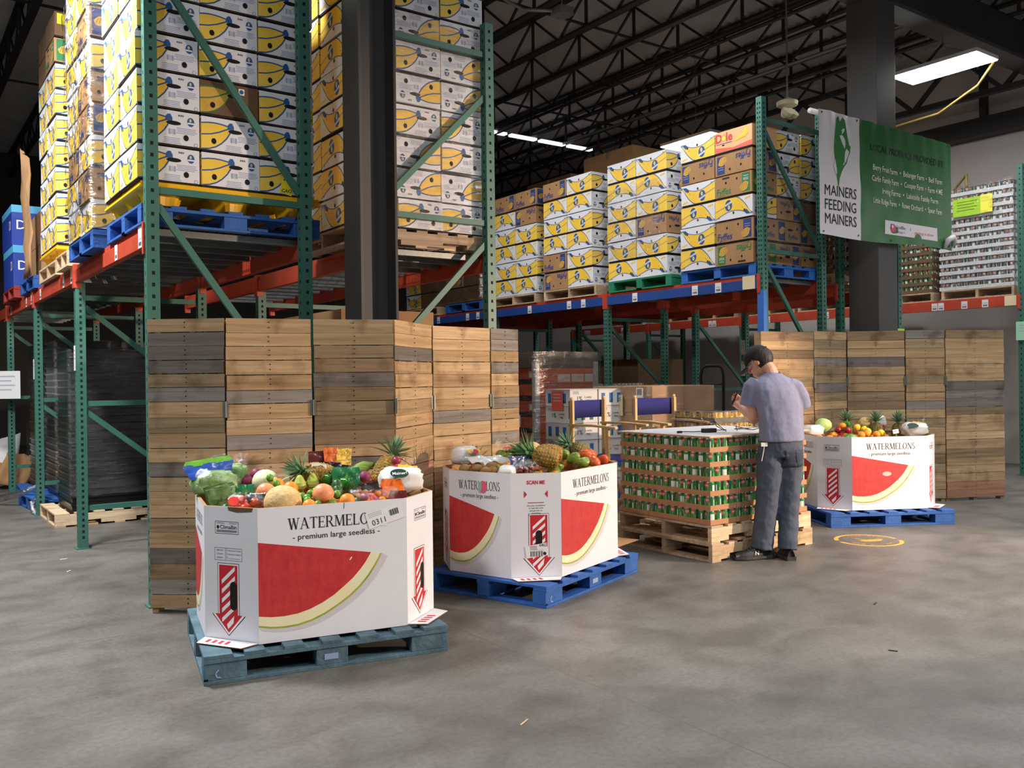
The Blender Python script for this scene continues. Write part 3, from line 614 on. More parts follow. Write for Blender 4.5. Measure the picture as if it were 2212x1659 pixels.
# third pallet
pallet('wood_pallet', 'pale wooden pallet under the farthest left banana stack', (1.40, 9.30, 2.48), 0, 1.22, 1.02, WOOD, 'stringer', seed=5)
plastic_pallet('yellow plastic pallet under the farthest left banana stack', (1.42, 9.32, 2.62), 0, 1.2, 1.0)
A3 = stack((1.42, 9.3, 2.772), ['WWWWWWWGK', 'WWWWWWWKK'], [], 'farthest left stack', 'cartons in the farthest left banana stack', 3, .245)
add_sticker(A3[(0, 0, 8)], P, [(.02, .12), (.14, .12), (.14, .22), (.02, .22)], YSTICK)
pallet('wood_pallet', 'pale wooden pallet lying edge on between the two left stacks', (1.38, 8.55, 2.48), 0, .9, .6, WOOD, 'stringer', seed=6)
# second row pallet right of the column
pallet('wood_pallet', 'pale wooden pallet under the film wrapped cartons right of the steel column', (2.90, 6.08, 2.48), 0, 1.24, 1.02, WOOD, 'stringer', seed=7)
stack((2.90, 6.085, 2.622), ['WwwWWwwWW', 'WWWWWWWWW'], ['WwwWwWwWW', 'WwWWwwWWW'], 'wrapped stack by steel column', 'cartons in the film wrapped stack beside the steel column', 4, .245)
# right rack, front row
pallet('blue_pallet', 'bright blue pallet on the right rack, beside its tall green post', (7.742, 6.221, 2.530), 0, 1.14, 1.10, BLUEL, 'block')
stack((7.721, 6.242, 2.672), ['gFwGfD', 'wWwWfW'], ['fFfWwW', 'fFkWWW'], 'blue pallet stack by tall post', 'cartons on the bright blue pallet', 5, .2515, 1.036)
pallet('green_pallet', 'green pallet on the right rack under white cartons', (7.721, 7.448, 2.530), 0, 1.14, 1.12, GREENW, 'block')
stack((7.731, 7.532, 2.672), ['wWfWwW', 'wWwWwW'], ['wWwWwW'], 'green pallet stack', 'cartons on the green pallet', 6, .2515, 1.036)
pallet('wood_pallet', 'brown pallet under the third stack from the right on the right rack', (7.721, 8.812, 2.530), 0, 1.14, 1.12, WOOD, 'stringer', seed=8)
stack((7.731, 8.885, 2.672), ['wWwWwW', 'fFwWwF'], ['wWwWwW'], 'third stack on right rack', 'cartons in the third stack on the right rack', 7, .2515, 1.036)
pallet('wood_pallet', 'brown pallet under the fourth stack from the right, nearest the green post', (7.721, 10.123, 2.530), 0, 1.14, 1.12, WOOD, 'stringer', seed=9)
stack((7.731, 10.091, 2.672), ['wWwWfF', 'wWwWwF'], ['wWwWwW'], 'fourth stack on right rack', 'cartons in the fourth stack on the right rack', 8, .2515, 1.036)
# farther along the same row
pallet('blue_pallet', 'dark blue pallet under brown wrapped cartons, seen through the second left frame', (7.721, 11.487, 2.530), 0, 1.14, 1.12, BLUEW, 'block')
stack((7.731, 11.539, 2.672), ['KKKG', 'KFKK'], ['KKKK'], 'stack on dark blue pallet', 'brown cartons far along the right rack', 9, .2515, 1.036)
pallet('wood_pallet', 'farthest visible pallet on the right rack, under brown and white cartons', (7.721, 12.850, 2.530), 0, 1.14, 1.12, WOOD, 'stringer', seed=10)
stack((7.731, 12.903, 2.672), ['KKFK', 'WWWW'], ['KKKK'], 'farthest stack on right rack', 'cartons in the farthest stack on the right rack', 10, .2515, 1.036)
# films
def film(name, pts, label, ma, nz=.012, nu=26, nv=26, seed=0, cat='plastic film'):
    """sheet of stretch film through a horizontal polyline of (x, y), between z0 and z1, wrinkled"""
    path, z0, z1 = pts; P = [Vector(p) for p in path]; segs = [(b-a).length for a, b in zip(P, P[1:])]; T = sum(segs); V = []; F = []
    def at(s):
        for a, b, l in zip(P, P[1:], segs):
            if s <= l+1e-6: d = (b-a)/l; return a+d*s, Vector((d.y, -d.x))
            s -= l
        d = (P[-1]-P[-2]).normalized(); return P[-1], Vector((d.y, -d.x))
    for j in range(nv+1):
        for i in range(nu+1):
            p, n = at(T*i/nu); z = z0+(z1-z0)*j/nv; q = nz*abs(noise.noise(Vector((i*.35+seed*7, j*.5, seed))))+.004
            if j in (0, nv): z += .03*noise.noise(Vector((i*.5, seed, 3)))
            p = p+n*q; V.append((p.x, p.y, z))
    for j in range(nv):
        for i in range(nu): F.append((j*(nu+1)+i, j*(nu+1)+i+1, (j+1)*(nu+1)+i+1, (j+1)*(nu+1)+i))
    m = MB(); m.add(V, F, ma); return tag(m.build(name, smooth=True), label, cat)
film('stretch_film', ([(1.345, 8.36), (1.345, 7.33), (1.75, 7.33)], 2.63, 4.78), 'crinkled clear film around the second stack on the left rack', FILMH, .03, 60, 50, 1)
film('stretch_film', ([(1.39, 7.06), (1.39, 6.1)], 2.80, 3.7), 'clear film on the front of the tall stack behind the green post', FILM, .012, 30, 30, 2)
film('stretch_film', ([(3.15, 6.08), (4.125, 6.08)], 2.64, 4.3), 'shiny film over the stack right of the steel column', FILM, .012, 40, 50, 3)
film('stretch_film', ([(7.95, 6.235), (8.72, 6.235)], 2.82, 3.85), 'shiny film on the end of the blue pallet stack by the tall green post', FILM, .02, 30, 30, 4)
film('stretch_film', ([(7.715, 8.62), (7.715, 7.62)], 2.95, 3.85), 'thin film band around the green pallet stack', FILM, .008, 30, 30, 5)
film('stretch_film', ([(7.70, 13.9), (7.70, 11.5), (8.2, 11.5)], 2.7, 3.7), 'film over the brown cartons far along the right rack', FILMH, .03, 40, 30, 6)
# ---------------------------------------------------------------- folding screens of pallet planks
TONE = {'t': hexc('b59873'), 'l': hexc('c7aa84'), 'g': hexc('8b857e'), 'm': hexc('9e8a6c'), 'b': hexc('8c765c'), 'd': hexc('78706a'), 'r': hexc('ab8068')}
def screen(label, J, rows, ZT=1.845, z0=.03, seed=0):
    t = thing('folding_screen', label, 'folding screen'); r = random.Random(seed)
    for i, (a, b) in enumerate(zip(J, J[1:])):
        zt = ZT[i] if isinstance(ZT, list) else ZT; a = Vector(a); b = Vector(b); d = b-a; L = d.length; ang = math.atan2(d.y, d.x)
        M = Matrix.Translation((a.x, a.y, 0)) @ Matrix.Rotation(ang, 4, 'Z')
        m = MB(); s = rows[i]; n = len(s); hts = [r.uniform(.9, 1.1) for _ in s]; S_ = sum(hts); z = zt-z0
        for k, ch in enumerate(s):
            h = hts[k]/S_*(zt-z0); z1 = z+z0-.0; kk = r.uniform(.86, 1.14); c = tuple(q*kk for q in TONE[ch]); gap = r.choice([.002, .003, .006, .004]); sg = r.uniform(-.002, .002)
            m.box(.008+r.uniform(-.003, .003), L-.008+r.uniform(-.003, .003), r.uniform(-.003, .002), .018, z1-h+gap, z1, WOOD, c)
            for q in (.5+r.uniform(-.01, .01),):
                for e in (.25, .6): m.box(L*q-.003, L*q+.003, -.0045, -.001, z1-h*e-.003, z1-h*e+.003, HOLE, (.1, .1, .1))
            z -= h
        o = m.build('panel', t); o.matrix_local = M
        f = MB()
        for x in (.01, L-.05): f.box(x, x+.04, .018, .10, 0, zt-.01, WOODF, TONE['t'])
        f.box(L/2-.02, L/2+.02, .018, .10, 0, zt-.01, WOODF, TONE['m']); f.build('frame', o)
        if i:
            h = MB(); h.box(-.018, .018, -.010, -.004, zt-.62, zt-.52, STEEL); h.tube([(0, -.012, zt-.62), (0, -.012, zt-.52)], .006, STEEL, 8); h.build('hinge', o)
    return t
Jl = [(1.385, 5.85), (1.775, 5.53), (2.30, 5.40), (2.79, 5.20), (3.36, 5.68), (3.96, 5.79), (4.29, 5.86)]
SCL = screen('long zigzag screen of pallet planks on the left, behind the two melon bins', Jl,
       ['tdddmgtmttdmttmtdbgt', 'tttltgtlgtltttmttbtt', 'mmmbdbmbbtdttmttbmtt', 'ttdttltttttrttbtmttt', 'lltltltgllttrttmtttt', 'ggtgltgttgtltttmttbt'], seed=4)
Jr = [(7.52, 6.00), (8.29, 5.90), (8.94, 5.93), (9.42, 5.51), (9.79, 5.25), (10.50, 4.94)]
screen('zigzag screen of pallet planks on the right, behind the farthest melon bin', Jr,
       ['btbttmtbttltmttbtmt', 'tmtgmmdmtmttmtbmtmt', 'btldtttmbltttbttmtt', 'gmtttmttgtmttmbmttm', 'btttttdgdbttltbtttrr'], ZT=[1.907, 1.92, 1.93, 1.933, 1.93], seed=9)
# ---------------------------------------------------------------- watermelon bins
OCT = [(0, 0), (.77, 0), (1.0, .245), (1.0, .755), (.77, 1.0), (0, 1.0), (-.23, .755), (-.23, .245)]
def serif(m, P, word, x0, y0, h, ma, lift=.0012, width=None):
    """hand built roman capitals, one glyph after another"""
    G = {'W': 1.28, 'A': 1.02, 'T': .86, 'E': .80, 'R': .95, 'M': 1.18, 'L': .78, 'O': 1.0, 'N': 1.02, 'S': .70}
    tot = sum(G[c] for c in word); k = (width/tot/h) if width else 1; x = x0
    o, u, v, n = P
    def q(pts): m.poly([o+u*(x+a*h*k)+v*(y0+b*h)+n*lift for a, b in pts], ma)
    def l(xa, ya, xb, yb, w): q([(xa-w/2, ya), (xa+w/2, ya), (xb+w/2, yb), (xb-w/2, yb)])
    def hb(xa, xb, y, t=.05): q([(xa, y-t/2), (xb, y-t/2), (xb, y+t/2), (xa, y+t/2)])
    def ring(cx, cy, rx, ry, tx, ty, a0=0, a1=2*math.pi, N=20):
        for i in range(N):
            s, e = a0+(a1-a0)*i/N, a0+(a1-a0)*(i+1)/N
            q([(cx+(rx-tx)*math.cos(s), cy+(ry-ty)*math.sin(s)), (cx+rx*math.cos(s), cy+ry*math.sin(s)), (cx+rx*math.cos(e), cy+ry*math.sin(e)), (cx+(rx-tx)*math.cos(e), cy+(ry-ty)*math.sin(e))])
    for c in word:
        if c == 'W': l(.17, 1, .42, 0, .16); l(.42, 0, .64, .97, .06); l(.62, 1, .88, 0, .16); l(.88, 0, 1.12, 1, .06); hb(.02, .34, .975); hb(.5, .74, .975); hb(1.0, 1.26, .975)
        elif c == 'A': l(.13, 0, .48, 1, .06); l(.47, 1, .84, 0, .16); hb(.25, .72, .34); hb(.0, .27, .025); hb(.70, 1.0, .025)
        elif c == 'T': l(.42, 0, .42, 1, .15); hb(.04, .80, .97, .06); l(.06, .8, .06, 1, .05); l(.78, .8, .78, 1, .05); hb(.28, .56, .025)
        elif c in 'EL':
            l(.19, 0, .19, 1, .15); hb(.05, .70 if c == 'E' else .33, .975 if c == 'L' else .97, .055); hb(.05, .74, .03, .06); l(.72, 0, .72, .22, .05)
            if c == 'E': hb(.2, .56, .51); l(.68, .8, .68, 1, .05); l(.56, .4, .56, .62, .045)
        elif c == 'R': l(.19, 0, .19, 1, .15); hb(.05, .5, .97, .055); hb(.2, .5, .5); ring(.46, .735, .29, .265, .14, .05, -math.pi/2, math.pi/2, 12); l(.45, .5, .82, 0, .16); hb(.05, .33, .025); hb(.70, .98, .025)
        elif c == 'M': l(.15, 0, .19, 1, .06); l(.22, 1, .57, .05, .16); l(.57, .05, .92, 1, .06); l(.97, 1, 1.0, 0, .16); hb(.03, .3, .975); hb(.02, .29, .025); hb(.86, 1.12, .975); hb(.87, 1.14, .025)
        elif c == 'O': ring(.50, .5, .45, .52, .15, .06)
        elif c == 'N': l(.16, 0, .16, 1, .06); l(.20, 1, .84, 0, .17); l(.86, 0, .86, 1, .06); hb(.02, .3, .975); hb(.04, .29, .025); hb(.73, .99, .975)
        elif c == 'S': ring(.34, .74, .25, .27, .12, .06, .35, math.pi*1.5, 14); ring(.34, .26, .27, .27, .13, .06, -math.pi*.86, math.pi*.5, 14)
        x += G[c]*h*k
def melon_print(m, P, w, h, seed=0):
    s = S(P, w, h)
    out = [(0, .125), (.08, .105), (.16, .098), (.25, .103), (.34, .125), (.43, .165), (.52, .22), (.60, .278), (.67, .345), (.73, .42), (.775, .495), (.805, .55), (.82, .588)]
    inn = [(0, .205), (.08, .19), (.16, .186), (.25, .195), (.33, .218), (.41, .255), (.49, .305), (.56, .365), (.62, .42), (.67, .48), (.705, .53), (.73, .575), (.745, .602)]
    mid = [(a+(c-a)*.16, b+(d-b)*.16) for (a, b), (c, d) in zip(out, inn)]
    def top(x): return .748-.195*x
    cast = [(a+.02+.02*k/12, b-.028) for k, (a, b) in enumerate(out)]
    for k in range(12):
        m.flat(P, s([cast[k], cast[k+1], out[k+1], out[k]]), PSHAD, .0007)
        m.flat(P, s([out[k], out[k+1], mid[k+1], mid[k]]), RINDG, .0009); m.flat(P, s([mid[k], mid[k+1], inn[k+1], inn[k]]), RIND, .0009)
    xs = [p[0] for p in inn]
    for k in range(12): m.flat(P, s([inn[k], inn[k+1], (xs[k+1], top(xs[k+1])), (xs[k], top(xs[k]))]), MELON, .0009)
    m.flat(P, s([inn[12], (.745, top(.745)), (.745, .601)]), MELON, .0009); m.flat(P, s([inn[12], mid[12], (.81, .592), (.745, top(.745))]), RIND, .001)
def title(m, P, w, h, a=.19, b=.86, y=.825): serif(m, P, 'WATERMELONS', a*w, y*h, .085*h, BLACK, .0012, (b-a)*w); m.text(P, '- premium large seedless -', (a+b)/2*w, (y-.078)*h, .06*h, BLACK, .0012, .004, width=(b-a)*.90*w)
def arrow(m, P, cx, y0, y1, w, hole=True):
    hw = w/2; hd = (y1-y0)*.27; H = w*.74
    def shape(g): return [(cx-hw-g, y1+g), (cx+hw+g, y1+g), (cx+hw+g, y0+hd-g*.2), (cx+H+g*2, y0+hd-g*.2), (cx, y0-g*1.6), (cx-H-g*2, y0+hd-g*.2), (cx-hw-g, y0+hd-g*.2)]
    def two(g, ma, li): p = shape(g); m.flat(P, [p[0], p[6], p[2], p[1]], ma, li); m.flat(P, [p[5], p[4], p[3]], ma, li)
    two(.010, BLACK, .0009); two(.007, WHITEP, .0011); two(0, REDP, .0013)
    k = 0; st = w*.42; y = y1-st*.5
    while y > y0+hd*.55:
        ya, yb = y-w*.62, y; lo = max(ya, y0+hd*.5)
        if ya > y0+hd*.3: m.flat(P, [(cx-hw*.72, ya-.002), (cx-hw*.72, ya+st*.42), (cx+hw*.72, yb+st*.42 if yb+st*.42 < y1 else y1-.004), (cx+hw*.72, yb-.002)], WHITEP, .0016)
        y -= st*1.0
    m.flat(P, [(cx-.004, y0+hd*.2), (cx-.012, y0+hd*.45), (cx+hw*.6, y0+hd*.95), (cx+hw*.5, y0+hd*.55)], WHITEP, .0016)
    if hole:
        hx = cx+w*.28 if hole == 1 else cx; yc = y0+(y1-y0)*.55; r = .022; L = .05
        m.flat(P, [(hx+r*math.cos(a), yc+(L if 0 <= a <= math.pi else -L)+r*math.sin(a)) for a in (2*math.pi*k/24+.01 for k in range(24))], HOLE, .0022)
def clima(m, P, cx, y, w):
    h = w*.42; m.line(P, [(cx-w/2, y), (cx+w/2, y), (cx+w/2, y+h), (cx-w/2, y+h), (cx-w/2, y)], .0022, BLACK)
    m.text(P, 'ClimaBin', cx+w*.07, y+h*.40, w*.19, BLACK, .0012, .008, width=w*.72); m.oval(P, cx-w*.38, y+h*.53, w*.055, w*.065, BLACK, .0012)
    for q in (.26, .16): m.line(P, [(cx-w*.44, y+h*q), (cx+w*.44, y+h*q)], .003, BLACK)
    m.line(P, [(cx-w*.44, y+h*.86), (cx-w*.1, y+h*.86)], .002, BLACK); m.line(P, [(cx+w*.1, y+h*.86), (cx+w*.44, y+h*.86)], .002, BLACK)
def tablet(m, P, x, y, w, h):
    m.line(P, [(x, y), (x+w, y), (x+w, y+h), (x, y+h), (x, y)], .0015, BLACK); m.line(P, [(x+w*.39, y), (x+w*.39, y+h)], .0012, BLACK)
    for k, (a, b) in enumerate((('SEEDLESS', 'PRODUCE OF USA'), ('COUNT', 'PRODUCE OF MEXICO'), ('WEIGHT', ''))):
        yy = y+h*(.76-.3*k); m.text(P, a, x+w*.19, yy, h*.14, BLACK, .0012, .006, width=w*.24)
        m.line(P, [(x+w*.42, yy), (x+w*.47, yy), (x+w*.47, yy+h*.14), (x+w*.42, yy+h*.14), (x+w*.42, yy)], .001, BLACK)
        if b: m.text(P, b, x+w*.74, yy, h*.13, BLACK, .0012, .006, width=w*.46)
        else: m.line(P, [(x+w*.52, yy), (x+w*.95, yy)], .0012, BLACK)
def melon_bin(label, loc, rotz, h, variant):
    t = thing('melon_bin', label, 'produce bin', loc, rotz, 'watermelon produce bins'); m = MB(); n = 8; ins = []
    c = Vector((.385, .5)); ins = [tuple(c+(Vector(p)-c)*.974) for p in OCT]
    for i in range(n):
        a, b = OCT[i], OCT[(i+1) % n]; p, q = ins[i], ins[(i+1) % n]
        m.add([(*a, 0), (*b, 0), (*b, h), (*a, h)], [(0, 1, 2, 3)], WHITEB); m.add([(*p, 0), (*q, 0), (*q, h), (*p, h)], [(3, 2, 1, 0)], KRAFT); m.add([(*a, h), (*b, h), (*q, h), (*p, h)], [(0, 1, 2, 3)], KRAFT)
    def FP(i):
        a, b = OCT[i], OCT[(i+1) % n]; w = math.dist(a, b); return face((*a, 0), (b[0]-a[0], b[1]-a[1], 0), Z), w
    for i in (0, 2, 4, 6):
        P, w = FP(i); melon_print(m, P, w, h); title(m, P, w, h, .19 if i % 4 == 0 else .16, .84)
    if variant == 2:   # round sticker over the letters on the short left side
        P, w = FP(6); m.oval(P, .565*w, .855*h, .032, .042, mat('sticker_pink', 'e2607a', .5), .002); m.flat(P, [(.49*w, .90*h), (.55*w, .90*h), (.53*w, .79*h), (.49*w, .80*h)], mat('sticker_teal', '8ac0a8', .5), .0021)
    if variant == 3: P, w = FP(0); m.oval(P, .46*w, .49*h, .045, .022, mat('scuffed_pink', 'e8b4b0', .6), .0016)
    for i in (7, 1, 3, 5):
        P, w = FP(i)
        if variant == 2 and i == 7:
            m.text(P, 'SCAN ME', .5*w, .895*h, .034, REDP, .0012, .035, width=.36*w)
            for s in (-1, 1): m.flat(P, [(.5*w+s*.27*w*.62, .83*h), (.5*w+s*.27*w*.82, .875*h-.0), (.5*w+s*.27*w*.82, .785*h)] if 0 else [(.5*w+s*.175*w, .80*h), (.5*w+s*.235*w, .835*h), (.5*w+s*.235*w, .765*h)], REDP, .0012)
            m.rect(P, .34*w, .715*h, .66*w, .722*h, REDP)
            for k, tx in enumerate(('Use your smartphone', 'to scan this code', 'and get info on', 'everything', 'WATERMELONS!')): m.text(P, tx, .5*w, (.685-.024*k)*h, .014, BLACK, .0012, .004)
            arrow(m, P, .55*w, .045*h, .60*h, .115, 2); Q = (P[0], P[1], P[2], P[3])
            m.flat(P, [(.30*w, .19*h), (.74*w, .215*h), (.70*w, .335*h), (.27*w, .305*h)], PAPER, .0026); m.text(P, '6462', .63*w, .30*h, .026, BLACK, .003, .01); barcode(m, P, .38*w, .205*h, .085, .035, 14, BLACK, .003); m.oval(P, .66*w, .232*h, .011, .011, BLACK, .003)
            lines(m, P, .36*w, .30*h, .52*w, 3, .009, BLACK, 3, .003, .003); lines(m, P, .36*w, .265*h, .66*w, 3, .008, GREYT, 4, .002, .003)
        else:
            clima(m, P, .43*w if i == 7 else .5*w, .80*h, .145); 
            if i == 7: tablet(m, P, .20*w, .60*h, .17, .062)
            arrow(m, P, .45*w, .06*h, .565*h, .115, 1 if i in (7, 1) and variant != 3 else 0)
    if variant == 1:
        P, w = FP(0); q = lambda pts: [(.735*w+a*.97-b*.26, .78*h+a*.26+b*.97) for a, b in pts]
        m.flat(P, q([(0, 0), (.20, 0), (.20, .085), (0, .085)]), mat('clear_label', 'e9e9ea', .35), .0026); m.text(P, '0311', .735*w+.055, .80*h+.012, .042, BLACK, .0032, .0, 0, 1, .26)
        for k in range(12): m.flat(P, q([(.125+k*.0042, .03), (.125+k*.0042+(.003 if k % 3 else .0016), .03), (.125+k*.0042+(.003 if k % 3 else .0016), .062), (.125+k*.0042, .062)]), BLACK, .0032)
        for k in range(3): m.flat(P, q([(.012, .056+.009*k), (.085, .056+.009*k), (.085, .059+.009*k), (.012, .059+.009*k)]), GREYT, .0032)
        m.rect(P, .82*w, .80*h, .86*w, .87*h, mat('clear_label', 'e9e9ea', .35), .002)
        m.line(P, [(.565*w, h), (.563*w, .955*h)], .003, KRAFTD); m.flat(P, [(.60*w, .555*h), (.615*w, .575*h), (.61*w, .585*h), (.595*w, .56*h)], RIND, .0018)
        P, w = FP(7); m.flat(P, [(.45*w, h+.001), (.92*w, h+.001), (.9*w, .972*h), (.62*w, .962*h), (.47*w, .975*h)], KRAFTD, .002)
    m.build('bin_wall', t)
    for i in (1, 7):
        m = MB(); a, b = Vector(OCT[i]), Vector(OCT[(i+1) % n]); mid = (a+b)/2; d = (b-a).normalized(); nn = Vector((d.y, -d.x))
        pts = [a+nn*.004, b+nn*.004, b+nn*.10-d*.03, a+nn*.10+d*.03]
        m.add([(*p, .006) for p in pts], [(0, 3, 2, 1)], WHITEB); m.add([(*p, .001) for p in pts], [(0, 1, 2, 3)], KRAFT); m.add([(*pts[3], .001), (*pts[2], .001), (*pts[2], .006), (*pts[3], .006)], [(0, 1, 2, 3)], KRAFTD)
        for k in range(4):
            e0 = a+d*(.05+.04*k)+nn*.03; m.add([(*e0, .007), (*(e0+d*.02), .007), (*(e0+d*.03+nn*.045), .007), (*(e0+d*.01+nn*.045), .007)], [(0, 3, 2, 1)], REDP)
        m.build('bottom_flap', t)
    m = MB(); m.add([(*p, h-.10) for p in ins], [tuple(range(8))], KRAFTD); m.build('inner_tray', t)
    return t
A1 = math.atan2(-.198, .979); A2 = math.atan2(.33, .944); A3_ = math.atan2(-.484, .875)
pallet('blue_pallet', 'worn grey blue pallet under the nearest melon bin', (1.255, 4.285, 0), A1, 1.235, 1.0, BLUEOLD, 'block', wear=1)
melon_bin('nearest white watermelon bin, on the worn grey blue pallet, with a 0311 label', (1.535, 4.31, .142), A1, .675, 1)
pallet('blue_pallet', 'bright blue pallet under the middle melon bin, chalked with a C', (3.40, 4.385, 0), A2, 1.26, 1.0, BLUEW, 'block', wear=1)
melon_bin('middle white watermelon bin, turned corner on, with SCAN ME on its corner side', (3.645, 4.53, .142), A2, .685, 2)
pallet('blue_pallet', 'dark blue pallet under the farthest melon bin', (7.29, 5.02, 0), A3_, 1.25, 1.0, BLUEW, 'block')
melon_bin('farthest white watermelon bin, beside the standing man', (7.58, 4.985, .142), A3_, .70, 3)
m = MB(); m.box(-.02, .55, -.02, .3, 0, .004, KRAFT); tag(m.build('cardboard_sheet', loc=(4.42, 5.0, .143), rotz=A2), 'loose brown cardboard sheet sticking out at the right of the middle bin', 'cardboard')
# ---------------------------------------------------------------- can pallet used as a table
CX, CY = 5.27, 4.70
pallet('wood_pallet', 'lower wooden pallet under the green can stack', (5.24, 4.66, 0), 0, 1.26, 1.05, WOOD, 'stringer', seed=11)
for o in bpy.data.objects:
    pass
pallet('wood_pallet', 'upper wooden pallet directly under the green can stack', (5.25, 4.675, .139), 0, 1.25, 1.04, WOOD, 'stringer', seed=12, wear=0)
CANG = mat('can_green', '2c8a48', .3, coat=.4); CANG2 = mat('can_dark_green', '1b6238', .3, coat=.4); CANL = mat('can_light_green', '7fb84a', .35, coat=.3); CANR = mat('can_red', 'cf3a2c', .3); CANW = mat('can_white', 'e6e6dc', .35, coat=.3); TIN = mat('tin', 'b9bcc0', .25, metal=.9)
CR, CH = .0365, .108
def can_mesh(pal, name):
    g, dk, lt, rd, wh = pal; m = MB(); seg = 24; zs = [0, .006, .02, .04, .062, .082, .1, CH]
    ring = lambda r, z: [(r*math.cos(2*math.pi*k/seg), r*math.sin(2*math.pi*k/seg), z) for k in range(seg)]
    for q in range(7):
        a, b = ring(CR if 0 < q else CR+.001, zs[q]), ring(CR if q < 6 else CR+.001, zs[q+1])
        for k in range(seg):
            if q in (0, 6): ma = TIN
            elif k in (0, 1, 2, 3, 12, 13, 14) and q in (1, 2, 3, 4): ma = wh if k < 4 else (wh if k == 13 else dk)
            elif k in (6, 7, 8, 18, 19, 20) and q in (4, 5): ma = rd
            elif (k in (4, 5, 9, 16, 17, 22) and q in (1, 2)) or (k in (5, 9, 16) and q == 3): ma = lt
            elif k in (10, 11, 15, 23): ma = dk
            else: ma = g
            m.add([a[k], a[(k+1) % seg], b[(k+1) % seg], b[k]], [(0, 1, 2, 3)], ma)
    m.add(ring(CR+.001, CH), [tuple(range(seg))], TIN); m.add(ring(CR-.004, CH+.0005), [tuple(range(seg))], mat('tin_lid', '9da0a4', .3, metal=.9))
    for a in (7, 19):   # red badge with a pale rim
        ph = 2*math.pi*(a+.5)/seg; n = Vector((math.cos(ph), math.sin(ph), 0)); P = (n*(CR+.0006)+Vector((0, 0, .079)), Vector((-n.y, n.x, 0)), Z, n)
        m.oval(P, 0, 0, .014, .011, wh, .0001, 12); m.oval(P, 0, 0, .012, .009, rd, .0006, 12); m.rect(P, -.009, -.002, .009, .003, wh, .001)
    return m.build(name)
TRAYM = mat('tray_cardboard', 'b4835c', .75, var=.06)
def tray_mesh(w, d, name='can_tray', hgt=.04, ma=None, e=.003):
    m = MB(); ma = ma or TRAYM
    m.box(0, w, 0, d, 0, .003, ma)
    for x0, x1, y0, y1 in ((0, w, 0, e), (0, w, d-e, d), (0, e, e, d-e), (w-e, w, e, d-e)): m.box(x0, x1, y0, y1, .003, hgt, ma)
    return m.build(name)
r = random.Random(5); pc = None; LZ = .1135; zb = .281
canp = can_mesh((CANG, CANG2, CANL, CANR, CANW), 'food_can'); tag(canp, '-', 'can')
first = True; lay = ['bottom', 'second', 'third', 'fourth', 'fifth', 'top']
tp = {}
def copyo(o, loc, rotz=0, label=None, group=None):
    c = o.copy(); COL.objects.link(c); c.location = loc; c.rotation_euler = (0, 0, rotz)
    if label: c['label'] = label
    if group: c['group'] = group
    return c
def tray(w, d, loc, label, group, name='can_tray', ma=None, hgt=.04):
    k = (w, d, name, ma.name if ma else '')
    if k not in tp: tp[k] = tag(tray_mesh(w, d, name, hgt, ma, .0012 if hgt > .045 else .003), '-', 'tray'); o = tp[k]
    else: o = tp[k].copy(); COL.objects.link(o)
    o.location = loc; o['label'] = label; o['group'] = group; return o
NXc, NYc = 16, 13
for L_ in range(6):
    z = zb+L_*LZ
    for i in range(4): tray(.301, .338, (CX+i*.3045, CY, z), f"brown tray in the {lay[L_]} layer of green cans, {['left corner', 'second from left corner', 'third from left corner', 'right end'][i]}", 'brown trays of green cans')
    for j in range(1, 3): tray(.301, .338, (CX, CY+j*.341, z), f"brown tray in the {lay[L_]} layer of green cans, left side, {['', 'middle', 'back'][j]}", 'brown trays of green cans')
    pts = [(CX+.0405+k*.0753+.0018*(k//4), CY+.041, 'front') for k in range(NXc)]+[(CX+.0405, CY+.041+k*.0775, 'left') for k in range(1, NYc)]
    for x, y, sd in pts:
        o = copyo(canp, (x, y, z+.0035), r.uniform(0, 6.28), f"green vegetable can in the {lay[L_]} layer, on the {sd} side of the white-topped stack", f"green cans, {lay[L_]} layer, {sd} side")
bpy.data.objects.remove(canp)
m = MB(); m.box(-.02, 1.235, -.02, 1.04, 0, .012, mat('white_board_edge', 'c79a62', .6)); m.box(-.02, 1.235, -.02, 1.04, .012, .0135, mat('white_board', 'e3e5ea', .35))
BT = zb+6*LZ+.001
tag(m.build('table_board', loc=(CX, CY, BT)), 'white topped board lying on the green can stack as a table', 'board')
tz = BT+.0138
t = thing('cable_adapter', 'small black adapter box with thin wires on the white board', 'adapter', (5.62, 5.02, tz), -.2)
m = MB(); m.box(-.06, .06, -.03, .03, 0, .035, BLACK); m.build('adapter_case', t, bevel=.006)
m = MB(); m.tube([(.06, 0, .02), (.11, .03, .015), (.16, -.02, .02), (.13, -.06, .01), (.07, -.04, .06), (.05, .0, .10), (.10, .03, .05), (.17, .02, .01)], .0035, BLACK, 6); m.tube([(-.06, 0, .015), (-.13, .03, .01), (-.2, .06, .012), (-.23, .075, .01)], .004, BLACK, 6); m.box(-.26, -.22, .065, .085, 0, .018, BLACK); m.build('cable', t)
t = tubing('thin_cable', [(5.95, 5.0, tz+.005), (6.05, 5.1, tz+.03), (6.12, 5.0, tz+.006), (6.2, 5.12, tz+.008), (6.3, 5.0, tz+.02), (6.1, 4.95, tz+.006), (6.0, 5.07, tz+.012), (6.25, 5.16, tz+.006)], .004, BLACK, 'tangle of thin black cable on the white board beside the man', 'cable')
